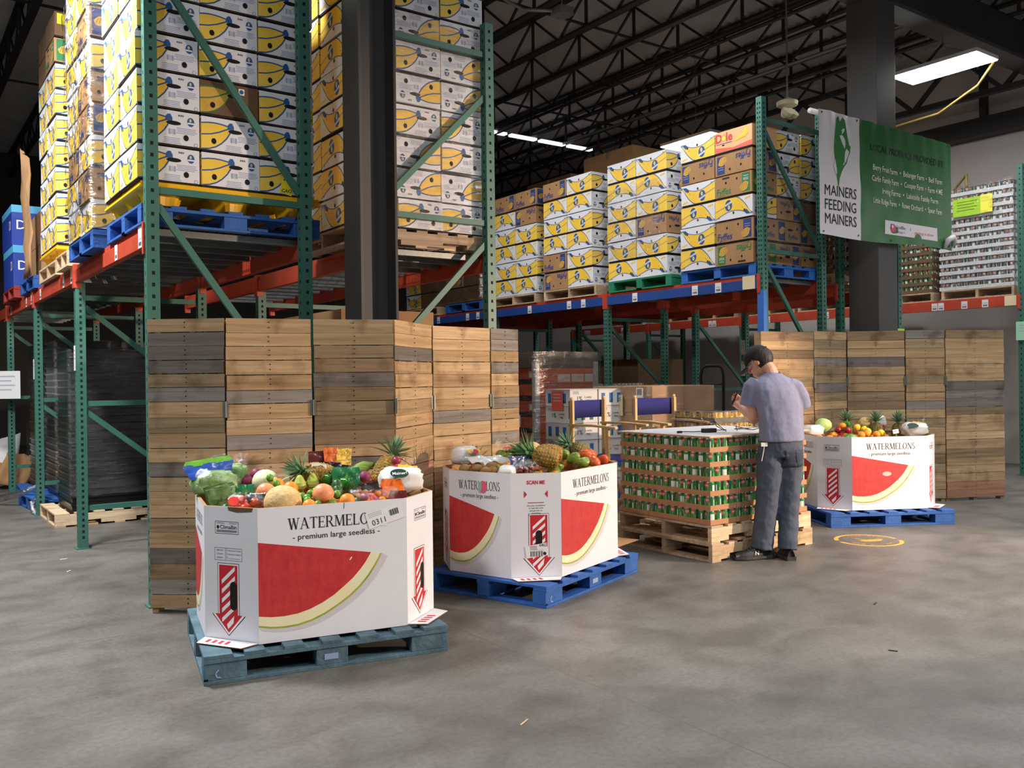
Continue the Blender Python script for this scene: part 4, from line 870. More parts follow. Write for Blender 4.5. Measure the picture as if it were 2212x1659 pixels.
# ---------------------------------------------------------------- produce
BIN = {1: (Vector((1.535, 4.31, .142)), A1, .675, 'nearest'), 2: (Vector((3.645, 4.53, .142)), A2, .685, 'middle'), 3: (Vector((7.58, 4.985, .142)), A3_, .70, 'farthest')}
def binpos(b, x, y, z):
    o, a, h, _ = BIN[b]; return o+Vector((x*math.cos(a)-y*math.sin(a), x*math.sin(a)+y*math.cos(a), h+z))
PORANGE = mat('orange_peel', 'e8861c', .42, hx2='f09a2c', vscale=20, bump=.12, bscale=400); PGRAPE = mat('grapefruit_peel', 'df8a5a', .42, hx2='eda673', vscale=9, bump=.08, bscale=300)
PLIME = mat('lime_peel', '4f8a2a', .35, hx2='7cab3c', vscale=16); PAVO = mat('avocado_skin', '1f4a1f', .4, hx2='2f6a2a', vscale=20); PPEP = mat('green_pepper_skin', '1f6a20', .18, hx2='2f8426', vscale=8, coat=.4)
PCANT = mat('cantaloupe_rind', 'c9a867', .75, hx2='dcc48b', vscale=46, bump=.5, bscale=70); PHONEY = mat('honeydew_rind', 'dfe2b4', .4, hx2='e9ebc8', vscale=6); PPEAR = mat('pear_skin', 'a8b844', .4, hx2='bcc95a', vscale=10)
PPINE = mat('pineapple_eye', 'b98a2e', .6, hx2='8a6a2e', vscale=26); PPINE2 = mat('pineapple_green_eye', '8a7a35', .6, hx2='5f5a2c', vscale=26); PLEAF = mat('pineapple_leaf', '5f8560', .5, hx2='86a884', vscale=7); PLEAFD = mat('pineapple_dark_leaf', '3f6c3a', .45, hx2='5f8c54', vscale=7)
PPLANT = mat('plantain_skin', '6a8a2c', .45, hx2='86a03c', vscale=9); PBEET = mat('beet_skin', '7a2748', .55, hx2='983a5c', vscale=12); PPOT = mat('potato_skin', 'b48c5a', .8, hx2='9a7446', vscale=14); PMANG = mat('green_mango_skin', '6f8a35', .35, hx2='93a23c', vscale=4); PMANR = mat('red_mango_skin', 'cf3f2a', .3, hx2='e07a35', vscale=4)
PAPPLE = mat('red_apple_skin', '7a1420', .22, hx2='9a2430', vscale=8); PLEMON = mat('lemon_peel', 'f0c01c', .4, hx2='f4cf3a', vscale=16); PCAB = mat('cabbage_leaf', '9dbf6a', .5, hx2='c0d68c', vscale=7, stretch=(1, 1, 3), bump=.6, bscale=12); PLETT = mat('romaine_leaf', '4a6f34', .6, hx2='7d9a58', vscale=9, bump=.6, bscale=25); PWM = mat('watermelon_skin', '2c6a2c', .35, hx2='6fa04a', vscale=5, stretch=(1, 1, .25)); STEM = mat('stem_brown', '6a5a38', .7); PSAL = mat('salad_greens', '5f8f45', .55, hx2='9ab97c', vscale=22, bump=1, bscale=35); PRED = mat('red_pepper_skin', 'd0341f', .22, hx2='e0552a', vscale=6); PRON = mat('red_onion_skin', '8a2440', .35, hx2='a84058', vscale=9)
def f_round(ma, r, sq=.95, nz=.02, stem=True, seed=1):
    m = MB(); m.ell((0, 0, r*sq), (r, r, r*sq), ma, 18, 12, nz, seed); o = m.build('fruit', smooth=True)
    if stem: s = MB(); s.lathe([(r*.07, 0), (r*.05, r*.06), (.0001, r*.07)], STEM, 6, (0, 0, 2*r*sq-r*.04)); s.build('stem', o)
    return o
def f_pear():
    m = MB(); m.lathe([(.0001, 0), (.02, .002), (.032, .012), (.037, .028), (.034, .046), (.026, .062), (.018, .078), (.010, .088), (.0001, .09)], PPEAR, 16); o = m.build('fruit', smooth=True)
    s = MB(); s.tube([(0, 0, .088), (.002, 0, .1), (.006, 0, .11)], .002, STEM, 5); s.build('stem', o); return o
def f_pepper(ma=PPEP):
    m = MB(); m.ell((0, 0, .04), (.042, .042, .045), ma, 24, 12, 0, 0, lambda p, d: Vector((p.x*(1+.13*math.cos(4*math.atan2(d.y, d.x))), p.y*(1+.13*math.cos(4*math.atan2(d.y, d.x))), p.z*(1-.25*(d.z > .8)))))
    o = m.build('fruit', smooth=True); s = MB(); s.tube([(0, 0, .07), (.003, 0, .085), (.008, 0, .095)], [.008, .005, .006], PLIME, 7); s.build('stem', o); return o
def f_pine(top=PPINE):
    t = bpy.data.objects.new('pineapple', None); COL.objects.link(t); m = MB(); seg, rings = 16, 12
    prof = [(.03, 0), (.052, .012), (.06, .03), (.064, .05), (.066, .07), (.066, .09), (.065, .11), (.062, .13), (.058, .148), (.05, .165), (.038, .178), (.024, .186), (.0005, .188)]
    pt = lambda i, k: Vector((prof[i][0]*math.cos(2*math.pi*(k+.5*(i % 2))/seg), prof[i][0]*math.sin(2*math.pi*(k+.5*(i % 2))/seg), prof[i][1]))
    for i in range(rings):
        for k in range(seg):
            q = [pt(i, k), pt(i, k+1), pt(i+1, k+1 if i % 2 == 0 else k+1), pt(i+1, k)]; c = sum(q, Vector())/4; n = Vector((c.x, c.y, (c.z-.09)*.4)).normalized(); c = c+n*.007
            m.add([*q, c], [(0, 1, 4), (1, 2, 4), (2, 3, 4), (3, 0, 4)], top if (k*7+i*3) % 5 else PPINE2)
    m.build('body', t)
    return t
def leaf(m, base, dirv, L, w, ma, droop=.25):
    d = Vector(dirv).normalized(); sd = d.cross(Z); sd = sd.normalized() if sd.length > 1e-3 else X; V = []; n = 5
    for i in range(n+1):
        f = i/n; ww = w*(1-f)**.7*(.75+.9*f*(1-f)); p = Vector(base)+d*L*f-Z*droop*L*f*f
        upn = sd.cross(d).normalized(); V += [p-sd*ww/2+upn*ww*.22, p, p+sd*ww/2+upn*ww*.22]
    F = []
    for i in range(n):
        for k in range(2): F.append((3*i+k, 3*i+k+1, 3*i+k+4, 3*i+k+3))
    m.add(V, F, ma)
def crown(t, ma=PLEAF, big=1.0, seed=1):
    r = random.Random(seed); m = MB()
    for k in range(44):
        f = k/44; a = k*2.4; el = .25+1.2*f; L = big*(.16-.06*f)*r.uniform(.8, 1.15); leaf(m, (.012*math.cos(a), .012*math.sin(a), .186+.012+.035*f), (math.cos(a)*math.cos(el), math.sin(a)*math.cos(el), math.sin(el)), L, .026*big, ma, .22*(1-f))
    m.lathe([(.02, .18), (.018, .21), (.008, .24), (.0005, .25)], ma, 8); m.build('crown', t, smooth=True)
def f_potato(s): m = MB(); m.ell((0, 0, .028), (.042, .033, .03), PPOT, 14, 9, .16, s); return m.build('fruit', smooth=True)
def f_mango(ma, s): m = MB(); m.ell((0, 0, .036), (.058, .042, .038), ma, 16, 10, .08, s); return m.build('fruit', smooth=True)
PROT = {}
def place(kind, name, b, x, y, z, label, cat, group=None, rot=(0, 0, 0), sc=1):
    if kind not in PROT: PROT[kind] = FR[kind]()
    src = PROT[kind]; p = binpos(b, x, y, z); R = Matrix.Rotation(BIN[b][1], 4, 'Z') @ Matrix.Rotation(rot[2], 4, 'Z') @ Matrix.Rotation(rot[1], 4, 'Y') @ Matrix.Rotation(rot[0], 4, 'X')
    o = dup(src); o.name = name; o.matrix_world = Matrix.Translation(p) @ R @ Matrix.Scale(sc, 4); tag(o, label, cat, group); return o
FR = {'cant': lambda: f_round(PCANT, .098, .9, .015, False), 'cant2': lambda: f_round(PCANT, .07, .95, .02, False), 'grape': lambda: f_round(PGRAPE, .052, .94, .02), 'orange': lambda: f_round(PORANGE, .037, .95, .02), 'honey': lambda: f_round(PHONEY, .075, .92, .01), 'lime': lambda: f_round(PLIME, .021, 1.1, .03, False), 'avo': lambda: f_round(PAVO, .034, 1.25, .03), 'pear': f_pear, 'pepper': f_pepper, 'redpep': lambda: f_pepper(PRED), 'beet': lambda: f_round(PBEET, .036, .95, .05), 'onion': lambda: f_round(PRON, .037, .9, .03),
      'apple': lambda: f_round(PAPPLE, .037, .92, .03), 'lemon': lambda: f_round(PLEMON, .032, 1.15, .03, False), 'cab': lambda: f_round(PCAB, .085, .9, .05, False), 'wm': lambda: f_round(PWM, .075, .9, .02, False), 'pot': lambda: f_potato(1), 'pot2': lambda: f_potato(5), 'mangog': lambda: f_mango(PMANG, 2), 'mangor': lambda: f_mango(PMANR, 4)}
def mkpine(key, top, ma, big, seed, cr=True):
    def f():
        t = f_pine(top)
        if cr: crown(t, ma, big, seed)
        return t
    FR[key] = f
mkpine('pineA', PPINE, PLEAF, 1.0, 1); mkpine('pineB', PPINE, PLEAFD, 1.25, 2); mkpine('pineC', PPINE2, PLEAF, .95, 3)
def pillow(w, d, h, ma, nz=.10, seed=0, seg=24, rings=12, cr=0):
    m = MB(); sd = Vector((seed*2.3, seed*1.1, 0))
    def fn(p, dd):
        e = lambda v, k: math.copysign(abs(v)**k, v)
        q = 1+nz*noise.noise(dd*2.2+sd)+cr*noise.noise(dd*9+sd); return Vector((w/2*e(dd.x, .6)*q, d/2*e(dd.y, .6)*q, h/2*e(dd.z, .8)*q))
    m.ell((0, 0, h/2), (1, 1, 1), ma, seg, rings, 0, 0, fn); return m
def sheet(m, pts4, ma, nu=10, nv=6, amp=.008, seed=0):
    """wrinkled flexible sheet between four corners"""
    a, b, c, d = (Vector(p) for p in pts4); V = []; n = (b-a).cross(d-a).normalized()
    for j in range(nv+1):
        for i in range(nu+1):
            u, v = i/nu, j/nv; p = a*(1-u)*(1-v)+b*u*(1-v)+c*u*v+d*(1-u)*v; V.append(p+n*amp*noise.noise(Vector((u*5+seed, v*4, seed)))*2)
    m.add(V, [(j*(nu+1)+i, j*(nu+1)+i+1, (j+1)*(nu+1)+i+1, (j+1)*(nu+1)+i) for j in range(nv) for i in range(nu)], ma)
def bag(name, b, x, y, z, rz, label, parts, tilt=0):
    o, a, h, _ = BIN[b]; t = thing(name, label, 'bag', binpos(b, x, y, z), a+rz); t.rotation_euler = (tilt, 0, a+rz)
    for nm, mb in parts: mb.build(nm, t, smooth=True)
    return t
NV = mat('navy_bag', '1c2f7a', .3, coat=.4); WBAG = mat('white_bag', 'e6e6e4', .35, coat=.3); DKBAG = mat('black_bag', '1b171c', .25, coat=.5); ORB = mat('orange_bag', 'd9661f', .3, coat=.4); YELB = mat('yellow_bag', 'e8b93a', .3, coat=.4); GRB = mat('green_bag', '1c7a45', .3, coat=.4); MARO = mat('maroon_bag', '5a1a1c', .3, coat=.5); LGB = mat('lime_bag', '6fb83a', .35); BLB = mat('blue_bag', '2a55b0', .3, coat=.4); NET = mat('red_net', 'b03a2c', .5)
N1 = 'in the nearest bin'
# nearest bin
place('cant', 'cantaloupe', 1, .15, .15, -.085, 'large netted cantaloupe at the front rim of the nearest bin', 'melon')
place('grape', 'grapefruit', 1, .10, .38, -.015, 'pink grapefruit left behind the cantaloupe in the nearest bin', 'fruit')
place('honey', 'honeydew', 1, .15, .72, -.015, 'pale honeydew melon at the back left of the nearest bin', 'melon')
place('lime', 'lime', 1, .16, .62, .06, 'dark lime lying in front of the pale honeydew', 'fruit')
place('orange', 'orange', 1, .20, .60, .01, 'orange beside the honeydew in the nearest bin', 'fruit'); place('lime', 'lime', 1, .18, .53, .035, 'lime on top between the two oranges of the nearest bin', 'fruit')
place('orange', 'orange', 1, .235, .40, .0, 'orange right behind the cantaloupe in the nearest bin', 'fruit', sc=1.15)
place('grape', 'grapefruit', 1, .345, .74, .02, 'pink grapefruit behind the two pears', 'fruit', sc=1.05)
place('pear', 'pear', 1, .32, .58, .005, 'left of the two green pears in the nearest bin', 'fruit'); place('pear', 'pear', 1, .405, .64, .005, 'right of the two green pears in the nearest bin', 'fruit')
place('grape', 'grapefruit', 1, .375, .22, -.03, 'big pink grapefruit at the middle of the front rim', 'fruit', sc=1.12)
place('orange', 'orange', 1, .27, .07, -.05, 'orange just showing over the front rim beside the cantaloupe', 'fruit'); place('orange', 'orange', 1, .47, .075, -.04, 'orange low at the front rim right of the big grapefruit', 'fruit', sc=1.1)
place('pepper', 'green_pepper', 1, .57, .50, .0, 'large shiny green pepper in the nearest bin', 'vegetable'); place('pepper', 'green_pepper', 1, .50, .66, .02, 'green pepper behind the green packet in the nearest bin', 'vegetable', sc=.85)
place('avo', 'avocado', 1, .50, .43, -.01, 'dark avocado left of the large green pepper', 'fruit'); place('avo', 'avocado', 1, .47, .30, -.02, 'dark avocado right behind the big grapefruit', 'fruit', sc=.9)
for k, (x, y, z) in enumerate(((.255, .30, .0), (.275, .17, -.01), (.31, .24, -.005), (.285, .36, .0), (.35, .42, .0), (.40, .38, -.01), (.44, .26, .005), (.33, .14, -.03), (.43, .15, -.03), (.41, .50, .0))): place('lime', 'lime', 1, x, y, z, 'small lime among the front fruit of the nearest bin', 'fruit', 'limes in the nearest bin', (0, 1.2, k*1.1))
place('pineA', 'pineapple', 1, .55, .74, .055, 'pineapple lying on its side behind the pears, crown to the left', 'pineapple', None, (0, -1.32, .25))
place('pineA', 'pineapple', 1, .82, .72, .0, 'pineapple standing tilted at the back right of the nearest bin', 'pineapple', None, (-.25, .55, 0))
t = thing('plantain_bunch', 'bunch of green plantains left of the tilted pineapple', 'fruit', binpos(1, .70, .80, .01), A1)
for k in range(4): m = MB(); m.tube([(-.11+.02*k, .015*k, .0+.012*k), (-.06+.02*k, .015*k, .042+.013*k), (.0+.02*k, .015*k-.01, .066+.012*k), (.06+.015*k, -.01, .07+.01*k), (.085, -.01, .082)], [.008, .019, .021, .017, .007], PPLANT, 9); m.build('plantain', t, smooth=True)
for k, (x, y, z, l) in enumerate(((.72, .66, .02, 'purple beet between the green packet and the tilted pineapple'), (.06, .82, .02, 'left purple beet at the back left of the nearest bin'), (.12, .86, .05, 'right purple beet at the back left of the nearest bin'))): place('beet', 'beet', 1, x, y, z, l, 'vegetable')
place('onion', 'red_onion', 1, 1.0 if 0 else .93, .70, .11, 'red onion on top behind the white potato bag', 'vegetable', sc=.8)
# lettuce
t = thing('romaine_lettuce', 'green romaine leaves at the left corner of the nearest bin', 'vegetable', binpos(1, -.13, .42, -.05), A1)
for k in range(9): m = MB(); a = -1.2+k*.3; sheet(m, ((-.05, .02*k-.08, 0), (.05, .02*k-.08, .0), (.07, .02*k-.06, .12+.01*(k % 3)), (-.08, .02*k-.07, .11)), PLETT, 8, 6, .018, k); m.build('leaf', t, smooth=True)
lum = lambda ma, n, w, d, h, r, s: (lambda m: ([m.ell((random.Random(s+k).uniform(-w/2, w/2), random.Random(s+k+50).uniform(-d/2, d/2), random.Random(s+k+90).uniform(.2*h, .7*h)), (r, r, r*.9), ma, 10, 7, .05, k) for k in range(n)], m)[1])(MB())
def cap(m, x0, y0, x1, y1, z0, ma, tx=None, seed=0):  # printed patch following the top of a bag
    sheet(m, ((x0, y0, z0), (x1, y0, z0), (x1, y1, z0+.012), (x0, y1, z0+.012)), ma, 8, 5, .004, seed)
# salad bags
m2 = MB(); sheet(m2, ((-.14, -.02, .10), (.10, .05, .10), (.12, .10, .165), (-.17, .06, .15)), BLB, 12, 5, .01, 1); sheet(m2, ((-.17, .05, .145), (.12, .10, .16), (.10, .12, .185), (-.15, .08, .172)), LGB, 12, 3, .006, 2)
bag('salad_bag', 1, -.13, .70, .0, .15, 'clear bag of salad greens with blue and green top, overhanging the left rim', [('greens', pillow(.24, .15, .13, PSAL, .25, 1, cr=.1)), ('bag_top', m2), ('bag_film', pillow(.26, .17, .15, BAG, .15, 2, cr=.06))], .25)
m3 = MB(); sheet(m3, ((-.10, .0, .10), (.09, .0, .10), (.10, .05, .19), (-.11, .05, .19)), BAG, 12, 7, .012, 5)
bag('herb_bag', 1, -.02, .84, .02, 0, 'upright clear bag of green herbs behind the blue topped salad bag', [('greens', pillow(.17, .08, .13, PSAL, .3, 3, cr=.15)), ('bag_film', m3)], 0)
# pepper bags
m4 = MB(); sheet(m4, ((-.02, -.07, .075), (.09, -.07, .07), (.10, .02, .095), (-.02, .02, .10)), DKBAG, 8, 6, .006, 1); P = face((.0, -.072, .088), X, Vector((0, .09, .02))); m4.text(P, 'Sweet', .035, .035, .034, WHITEP, .006, .008, .3)
m5 = MB(); P2 = face((-.12, -.10, .055), X, Vector((0, .6, .8))); m5.oval(P2, .035, .02, .026, .026, mat('red_price_dot', 'e8352c', .4), .012, 20)
bag('pepper_bag', 1, .0, .25, -.055, -.1, 'bag of sweet peppers with black label and red dot, front left of nearest bin', [('peppers', lum(PRED, 9, .17, .12, .10, .03, 3)), ('onions', lum(PRON, 5, .15, .10, .08, .032, 33)), ('bag_label', m4), ('price_dot', m5), ('bag_film', pillow(.25, .19, .115, BAG, .2, 8, cr=.06))])
m6 = MB(); sheet(m6, ((-.05, .02, .085), (.07, .02, .085), (.06, .08, .12), (-.06, .08, .115)), DKBAG, 8, 5, .008, 4)
bag('pepper_bag', 1, .645, .22, -.06, .12, 'bag of small orange and red peppers right of the front rim grapefruit', [('peppers', lum(PRED, 6, .16, .10, .10, .026, 7)), ('orange_peppers', lum(PORANGE, 3, .14, .08, .11, .022, 77)), ('onions', lum(PRON, 6, .18, .11, .07, .036, 8)), ('bag_label', m6), ('bag_film', pillow(.27, .18, .115, BAG, .2, 9, cr=.06))])
m7 = MB(); sheet(m7, ((-.09, -.02, .02), (.08, -.05, .0), (.06, .05, .10), (-.05, .05, .11)), ORB, 8, 6, .012, 4); sheet(m7, ((-.03, -.055, .0), (.08, -.06, -.01), (.08, -.02, .045), (-.01, -.02, .05)), MARO, 6, 4, .008, 6)
bag('potato_packet', 1, .77, .27, -.035, -.2, 'orange and maroon packet in front of the white potato bag', [('packet', m7)])
m8 = MB(); sheet(m8, ((-.08, 0, .0), (.085, 0, .0), (.09, .03, .115), (-.08, .03, .125)), GRB, 10, 6, .012, 2)
bag('green_packet', 1, .595, .60, .0, .1, 'green packet standing behind the large green pepper', [('packet', m8)])
m8 = MB(); sheet(m8, ((-.06, 0, .0), (.06, 0, .0), (.06, .03, .05), (-.06, .03, .05)), GRB, 10, 4, .006, 3); bag('green_packet', 1, .02, .62, .0, .1, 'low green packet under the beets at the back left', [('packet', m8)])
# dark chip style bag standing at the back
m9 = MB(); sheet(m9, ((-.12, 0, .0), (.12, 0, .02), (.13, .05, .15), (-.12, .05, .14)), MARO, 12, 7, .012, 2); m10 = MB(); sheet(m10, ((-.03, -.006, .06), (.05, -.006, .06), (.06, .03, .16), (-.03, .035, .16)), ORB, 8, 6, .01, 3); m11 = MB(); sheet(m11, ((.04, -.012, .06), (.13, -.012, .05), (.15, .03, .15), (.05, .03, .15)), YELB, 8, 6, .01, 5)
m12 = MB(); sheet(m12, ((-.05, -.05, .0), (.08, -.06, .0), (.07, -.01, .07), (-.04, -.01, .08)), DKBAG, 8, 6, .01, 7)
bag('dark_bag', 1, .55, .84, .06, .05, 'maroon, orange and yellow bag standing at the back of the nearest bin', [('bag_front', m9), ('orange_panel', m10), ('yellow_panel', m11), ('black_panel', m12)])
# white potato bag at the right
def potato_bag(b, x, y, z, rz, label, name2=True, sc=1):
    m = pillow(.24*sc, .22*sc, .15*sc, WBAG, .22, 4, 28, 14, .05); q = MB(); q.oval((Vector((-.05, -.085*sc, .115*sc)), X, Vector((0, .75, .66)).normalized(), Vector((0, -.66, .75))), 0, 0, .055*sc, .035*sc, mat('dark_green_print', '12352a', .4), .02, 20)
    if name2: q.text((Vector((-.05, -.085*sc, .115*sc)), X, Vector((0, .75, .66)).normalized(), Vector((0, -.66, .75))), 'Mainer!', 0, -.012, .03, WHITEP, .0235, .006, .2)
    y2 = MB(); sheet(y2, ((.0, -.02, .145*sc), (.11*sc, -.05, .12*sc), (.12*sc, .05, .15*sc), (.0, .06, .165*sc)), YELB, 8, 6, .008, 2); rr = MB(); sheet(rr, ((-.03, .06, .155*sc), (.06, .06, .155*sc), (.05, .085, .16*sc), (-.03, .085, .16*sc)), REDP, 6, 4, .006, 3)
    kn = MB(); sheet(kn, ((.02, .06, .13*sc), (.11*sc, .05, .13*sc), (.14*sc, .09, .2*sc), (.06, .09, .2*sc)), BAG, 8, 6, .02, 9)
    return bag('potato_bag', b, x, y, z, rz, label, [('bag_front', m), ('brand_oval', q), ('yellow_panel', y2), ('red_panel', rr), ('bag_mouth', kn), ('potatoes', lum(PPOT, 5, .1, .05, .06, .035, 5))])
potato_bag(1, .87, .42, -.03, .1, 'white potato bag with dark green oval at the right of the nearest bin')
for k, (x, y) in enumerate(((.93, .36), (.96, .45), (.95, .54))): place('pot', 'potato', 1, x, y, -.05, 'brown potato under the white bag at the right rim', 'vegetable', 'potatoes at the right of the nearest bin', (0, 0, k))
t = tag(MB().build('price_card'), 'white price card on a stick in front of the lying pineapple', 'card'); bpy.data.objects.remove(t)
m = MB(); P = face((-.045, 0, 0), X, Z); m.box(-.045, .045, 0, .002, 0, .062, PAPER); m.rect(P, .005, .008, .03, .028, REDP); m.oval(P, .058, .035, .022, .02, PLEAFD, .0012, 10); m.oval(P, .066, .028, .01, .008, PBEET, .0016, 10); m.box(-.002, .002, .002, .004, -.08, .01, WOODF, TONE['t'])
o = tag(m.build('price_card'), 'white price card on a stick in front of the lying pineapple', 'card'); o.location = binpos(1, .44, .66, .085); o.rotation_euler = (-.2, .22, A1)
# filler fruit lower down
r = random.Random(3)
def filler(b, kinds, n, z=-.095, seed=1):
    r = random.Random(seed); pts = []
    for k in range(n*30):
        x, y = r.uniform(-.14, .90), r.uniform(.06, .90)
        if not (y > .07 and x > -.15 and x < .92 and x+.94*y > .12 and x-.94*y < .65 and x+.94*y < 1.58 and y < .9): continue
        if any((x-a)**2+(y-c)**2 < .0056 for a, c in pts): continue
        pts.append((x, y))
        if len(pts) >= n: break
    for k, (x, y) in enumerate(pts):
        kd, nm_, lb, ct = kinds[k % len(kinds)]; place(kd, nm_, b, x, y, z+.035*y, f'{lb} low in the {BIN[b][3]} bin between the larger produce', ct, f'{lb}s low in the {BIN[b][3]} bin', (0, 0, k))
filler(1, [('orange', 'orange', 'orange', 'fruit'), ('avo', 'avocado', 'avocado', 'fruit'), ('onion', 'red_onion', 'red onion', 'vegetable')], 46, seed=2)
# middle bin
for k, (x, y, z) in enumerate(((-.12, .60, -.02), (-.06, .62, -.01), (-.15, .50, -.03), (-.10, .48, -.03), (-.06, .52, -.005), (-.16, .67, -.02))): place('pot' if k % 2 else 'pot2', 'potato', 2, x, y, z, 'brown potato under the white film at the left of the middle bin', 'vegetable', 'potatoes at the left of the middle bin', (0, 0, k*1.3))
m = MB(); sheet(m, ((-.12, .0, .03), (.16, -.16, .03), (.2, -.02, .06), (-.06, .12, .07)), WBAG, 14, 8, .014, 4); sheet(m, ((-.16, .06, .02), (-.08, .0, .04), (-.08, .1, .09), (-.18, .14, .05)), BAG, 8, 6, .02, 5); bag('white_bag', 2, -.02, .62, .01, 0, 'slack white plastic bag lying over the potatoes in the middle bin', [('bag_sheet', m)])
q = MB()
for k, (dx, dy, c) in enumerate(((-.05, -.05, YELB), (.03, -.06, YELB), (-.01, -.07, REDP), (.06, -.02, BLB), (.0, -.03, LBLUE))): q.oval((Vector((dx, dy-.02, .095-.1*abs(dy))), X, Vector((0, .6, .8)), Vector((0, -.8, .6))), 0, 0, .028, .02, c, .02, 12)
bag('floral_bag', 2, .03, .82, .01, 0, 'rounded white bag with yellow, red and blue print, back left of middle bin', [('bag_front', pillow(.22, .16, .13, WBAG, .2, 3, 24, 12, .05)), ('print', q)])
bag('white_bag', 2, -.10, .36, -.05, .5, 'small white bag corner hanging at the front left of the middle bin', [('bag_front', pillow(.16, .12, .09, WBAG, .25, 6, 20, 10, .06))])
m = MB(); sheet(m, ((-.14, .0, .05), (.13, .0, .06), (.15, .02, .13), (-.13, .03, .14)), NV, 14, 7, .012, 3); m2 = MB(); sheet(m2, ((-.06, .02, .10), (.14, .01, .08), (.15, .10, .12), (-.05, .10, .12)), BLB, 10, 6, .012, 4)
q = MB(); q.text(face((0, -.06, .03), X, Z), 'rose', 0, .02, .035, NET, .035, .01)
bag('grape_bag', 2, .055, .32, -.045, -.1, 'navy topped bag of red grapes at the front of the middle bin', [('bag_top', m), ('bag_fold', m2), ('grapes', lum(mat('red_grape', '5a1a30', .25, hx2='7a2a48', vscale=9), 34, .2, .08, .09, .017, 4)), ('lettering', q), ('bag_film', pillow(.25, .14, .12, BAG, .15, 4, cr=.05))])
place('pineB', 'pineapple', 2, .25, .17, .05, 'pineapple lying nearest the front rim of the middle bin, base forward', 'pineapple', None, (-1.35, 0, .55))
place('pineB', 'pineapple', 2, .40, .24, .075, 'second pineapple lying behind the front one in the middle bin', 'pineapple', None, (-1.45, 0, .75))
place('pineC', 'pineapple', 2, .93, .30, .0, 'pineapple lying at the right rim of the middle bin, crown behind', 'pineapple', None, (-.9, -.55, .35))
place('cant2', 'cantaloupe', 2, .60, .62, .01, 'small cantaloupe behind the pineapples of the middle bin', 'melon')
for k, (kd, x, y, z, l) in enumerate((('mangog', .80, .52, .02, 'green mango highest of the heap in the middle bin'), ('mangog', .70, .40, .01, 'green mango in the centre of the heap in the middle bin'), ('mangog', .63, .26, .0, 'green mango left of the red mangoes in the middle bin'), ('mangog', .52, .13, -.02, 'green mango low beside the front pineapple'), ('mangog', .90, .42, .015, 'yellow green mango left of the lying pineapple'),
        ('mangor', .58, .10, -.01, 'red mango lowest at the right rim of the middle bin'), ('mangor', .70, .22, .02, 'red mango with round sticker in the middle bin'), ('mangor', .80, .24, .01, 'red mango right of the stickered one'), ('mangor', .76, .10, -.02, 'red mango touching the right rim of the middle bin'))): place(kd, 'mango', 2, x, y, z, l, 'fruit', None, (0, .3*(k % 3), k*.9))
place('orange', 'orange', 2, .70, .55, .01, 'orange left of the highest green mango', 'fruit'); place('orange', 'orange', 2, .87, .55, .02, 'orange right of the highest green mango', 'fruit')
m = MB(); sheet(m, ((-.10, .0, .08), (.10, .0, .09), (.08, .05, .16), (-.09, .05, .17)), BAG, 10, 6, .02, 2); bag('mango_bag', 2, .52, .80, .0, 0, 'clear bag with pink label and mangoes at the back of the middle bin', [('mangoes', lum(PMANG, 5, .14, .08, .10, .04, 4)), ('bag_label', (lambda q: (cap(q, -.04, -.05, .05, .02, .09, PINK), q)[1])(MB())), ('bag_film', m)])
filler(2, [('orange', 'orange', 'orange', 'fruit'), ('mangog', 'mango', 'green mango', 'fruit'), ('pot', 'potato', 'potato', 'vegetable')], 40, seed=5)
# farthest bin
place('cab', 'cabbage', 3, .06, .70, .0, 'pale green cabbage at the left of the farthest bin', 'vegetable')
place('apple', 'apple', 3, .17, .60, .0, 'left dark red apple beside the cabbage', 'fruit'); place('apple', 'apple', 3, .24, .54, .0, 'right dark red apple behind the striped watermelon', 'fruit'); place('orange', 'orange', 3, .30, .76, .03, 'orange above the dark red apples', 'fruit')
place('pepper', 'green_pepper', 3, .36, .78, .04, 'green pepper behind the orange in the farthest bin', 'vegetable')
for k, (kd, x, y, z, l) in enumerate((('lemon', .36, .62, .03, 'highest lemon, left beside the pepper in the farthest bin'), ('lemon', .44, .58, .01, 'lemon at the centre of the farthest bin'), ('lemon', .42, .42, .0, 'lemon between the oranges of the farthest bin'), ('lemon', .50, .30, -.01, 'lemon right of the oranges near the white tag'), ('orange', .24, .25, -.02, 'left orange at the rim of the farthest bin'), ('orange', .30, .30, -.01, 'middle orange at the rim of the farthest bin'), ('orange', .36, .24, -.02, 'right orange at the rim of the farthest bin'))): place(kd, {'lemon': 'lemon', 'orange': 'orange'}[kd], 3, x, y, z, l, 'fruit', None, (0, .8, k))
place('cant2', 'cantaloupe', 3, .55, .76, .02, 'cantaloupe between the pineapple crowns of the farthest bin', 'melon'); place('pepper', 'green_pepper', 3, .48, .62, .0, 'green pepper beneath the cantaloupe of the farthest bin', 'vegetable', sc=.8)
place('wm', 'watermelon', 3, .08, .18, -.11, 'striped green watermelon just over the rim of the farthest bin', 'melon')
place('pineC', 'pineapple', 3, .40, .86, -.09, 'left pineapple of the farthest bin, crown above the peppers', 'pineapple', None, (0, 0, 0)); place('pineC', 'pineapple', 3, .62, .66, -.09, 'middle pineapple of the farthest bin', 'pineapple', None, (0, 0, 1)); place('pineC', 'pineapple', 3, .86, .66, -.10, 'right pineapple of the farthest bin, by the potato bag', 'pineapple', None, (0, 0, 2))
bag('white_bag', 3, .76, .84, .0, 0, 'white and red bag standing between the right pineapples of the farthest bin', [('bag_front', pillow(.12, .09, .16, WBAG, .25, 6, 20, 10, .06)), ('print', (lambda q: (cap(q, -.04, -.06, .03, -.04, .06, REDP), q)[1])(MB()))])
potato_bag(3, .92, .46, -.05, -.2, 'white, red and yellow potato bag at the right of the farthest bin', False)
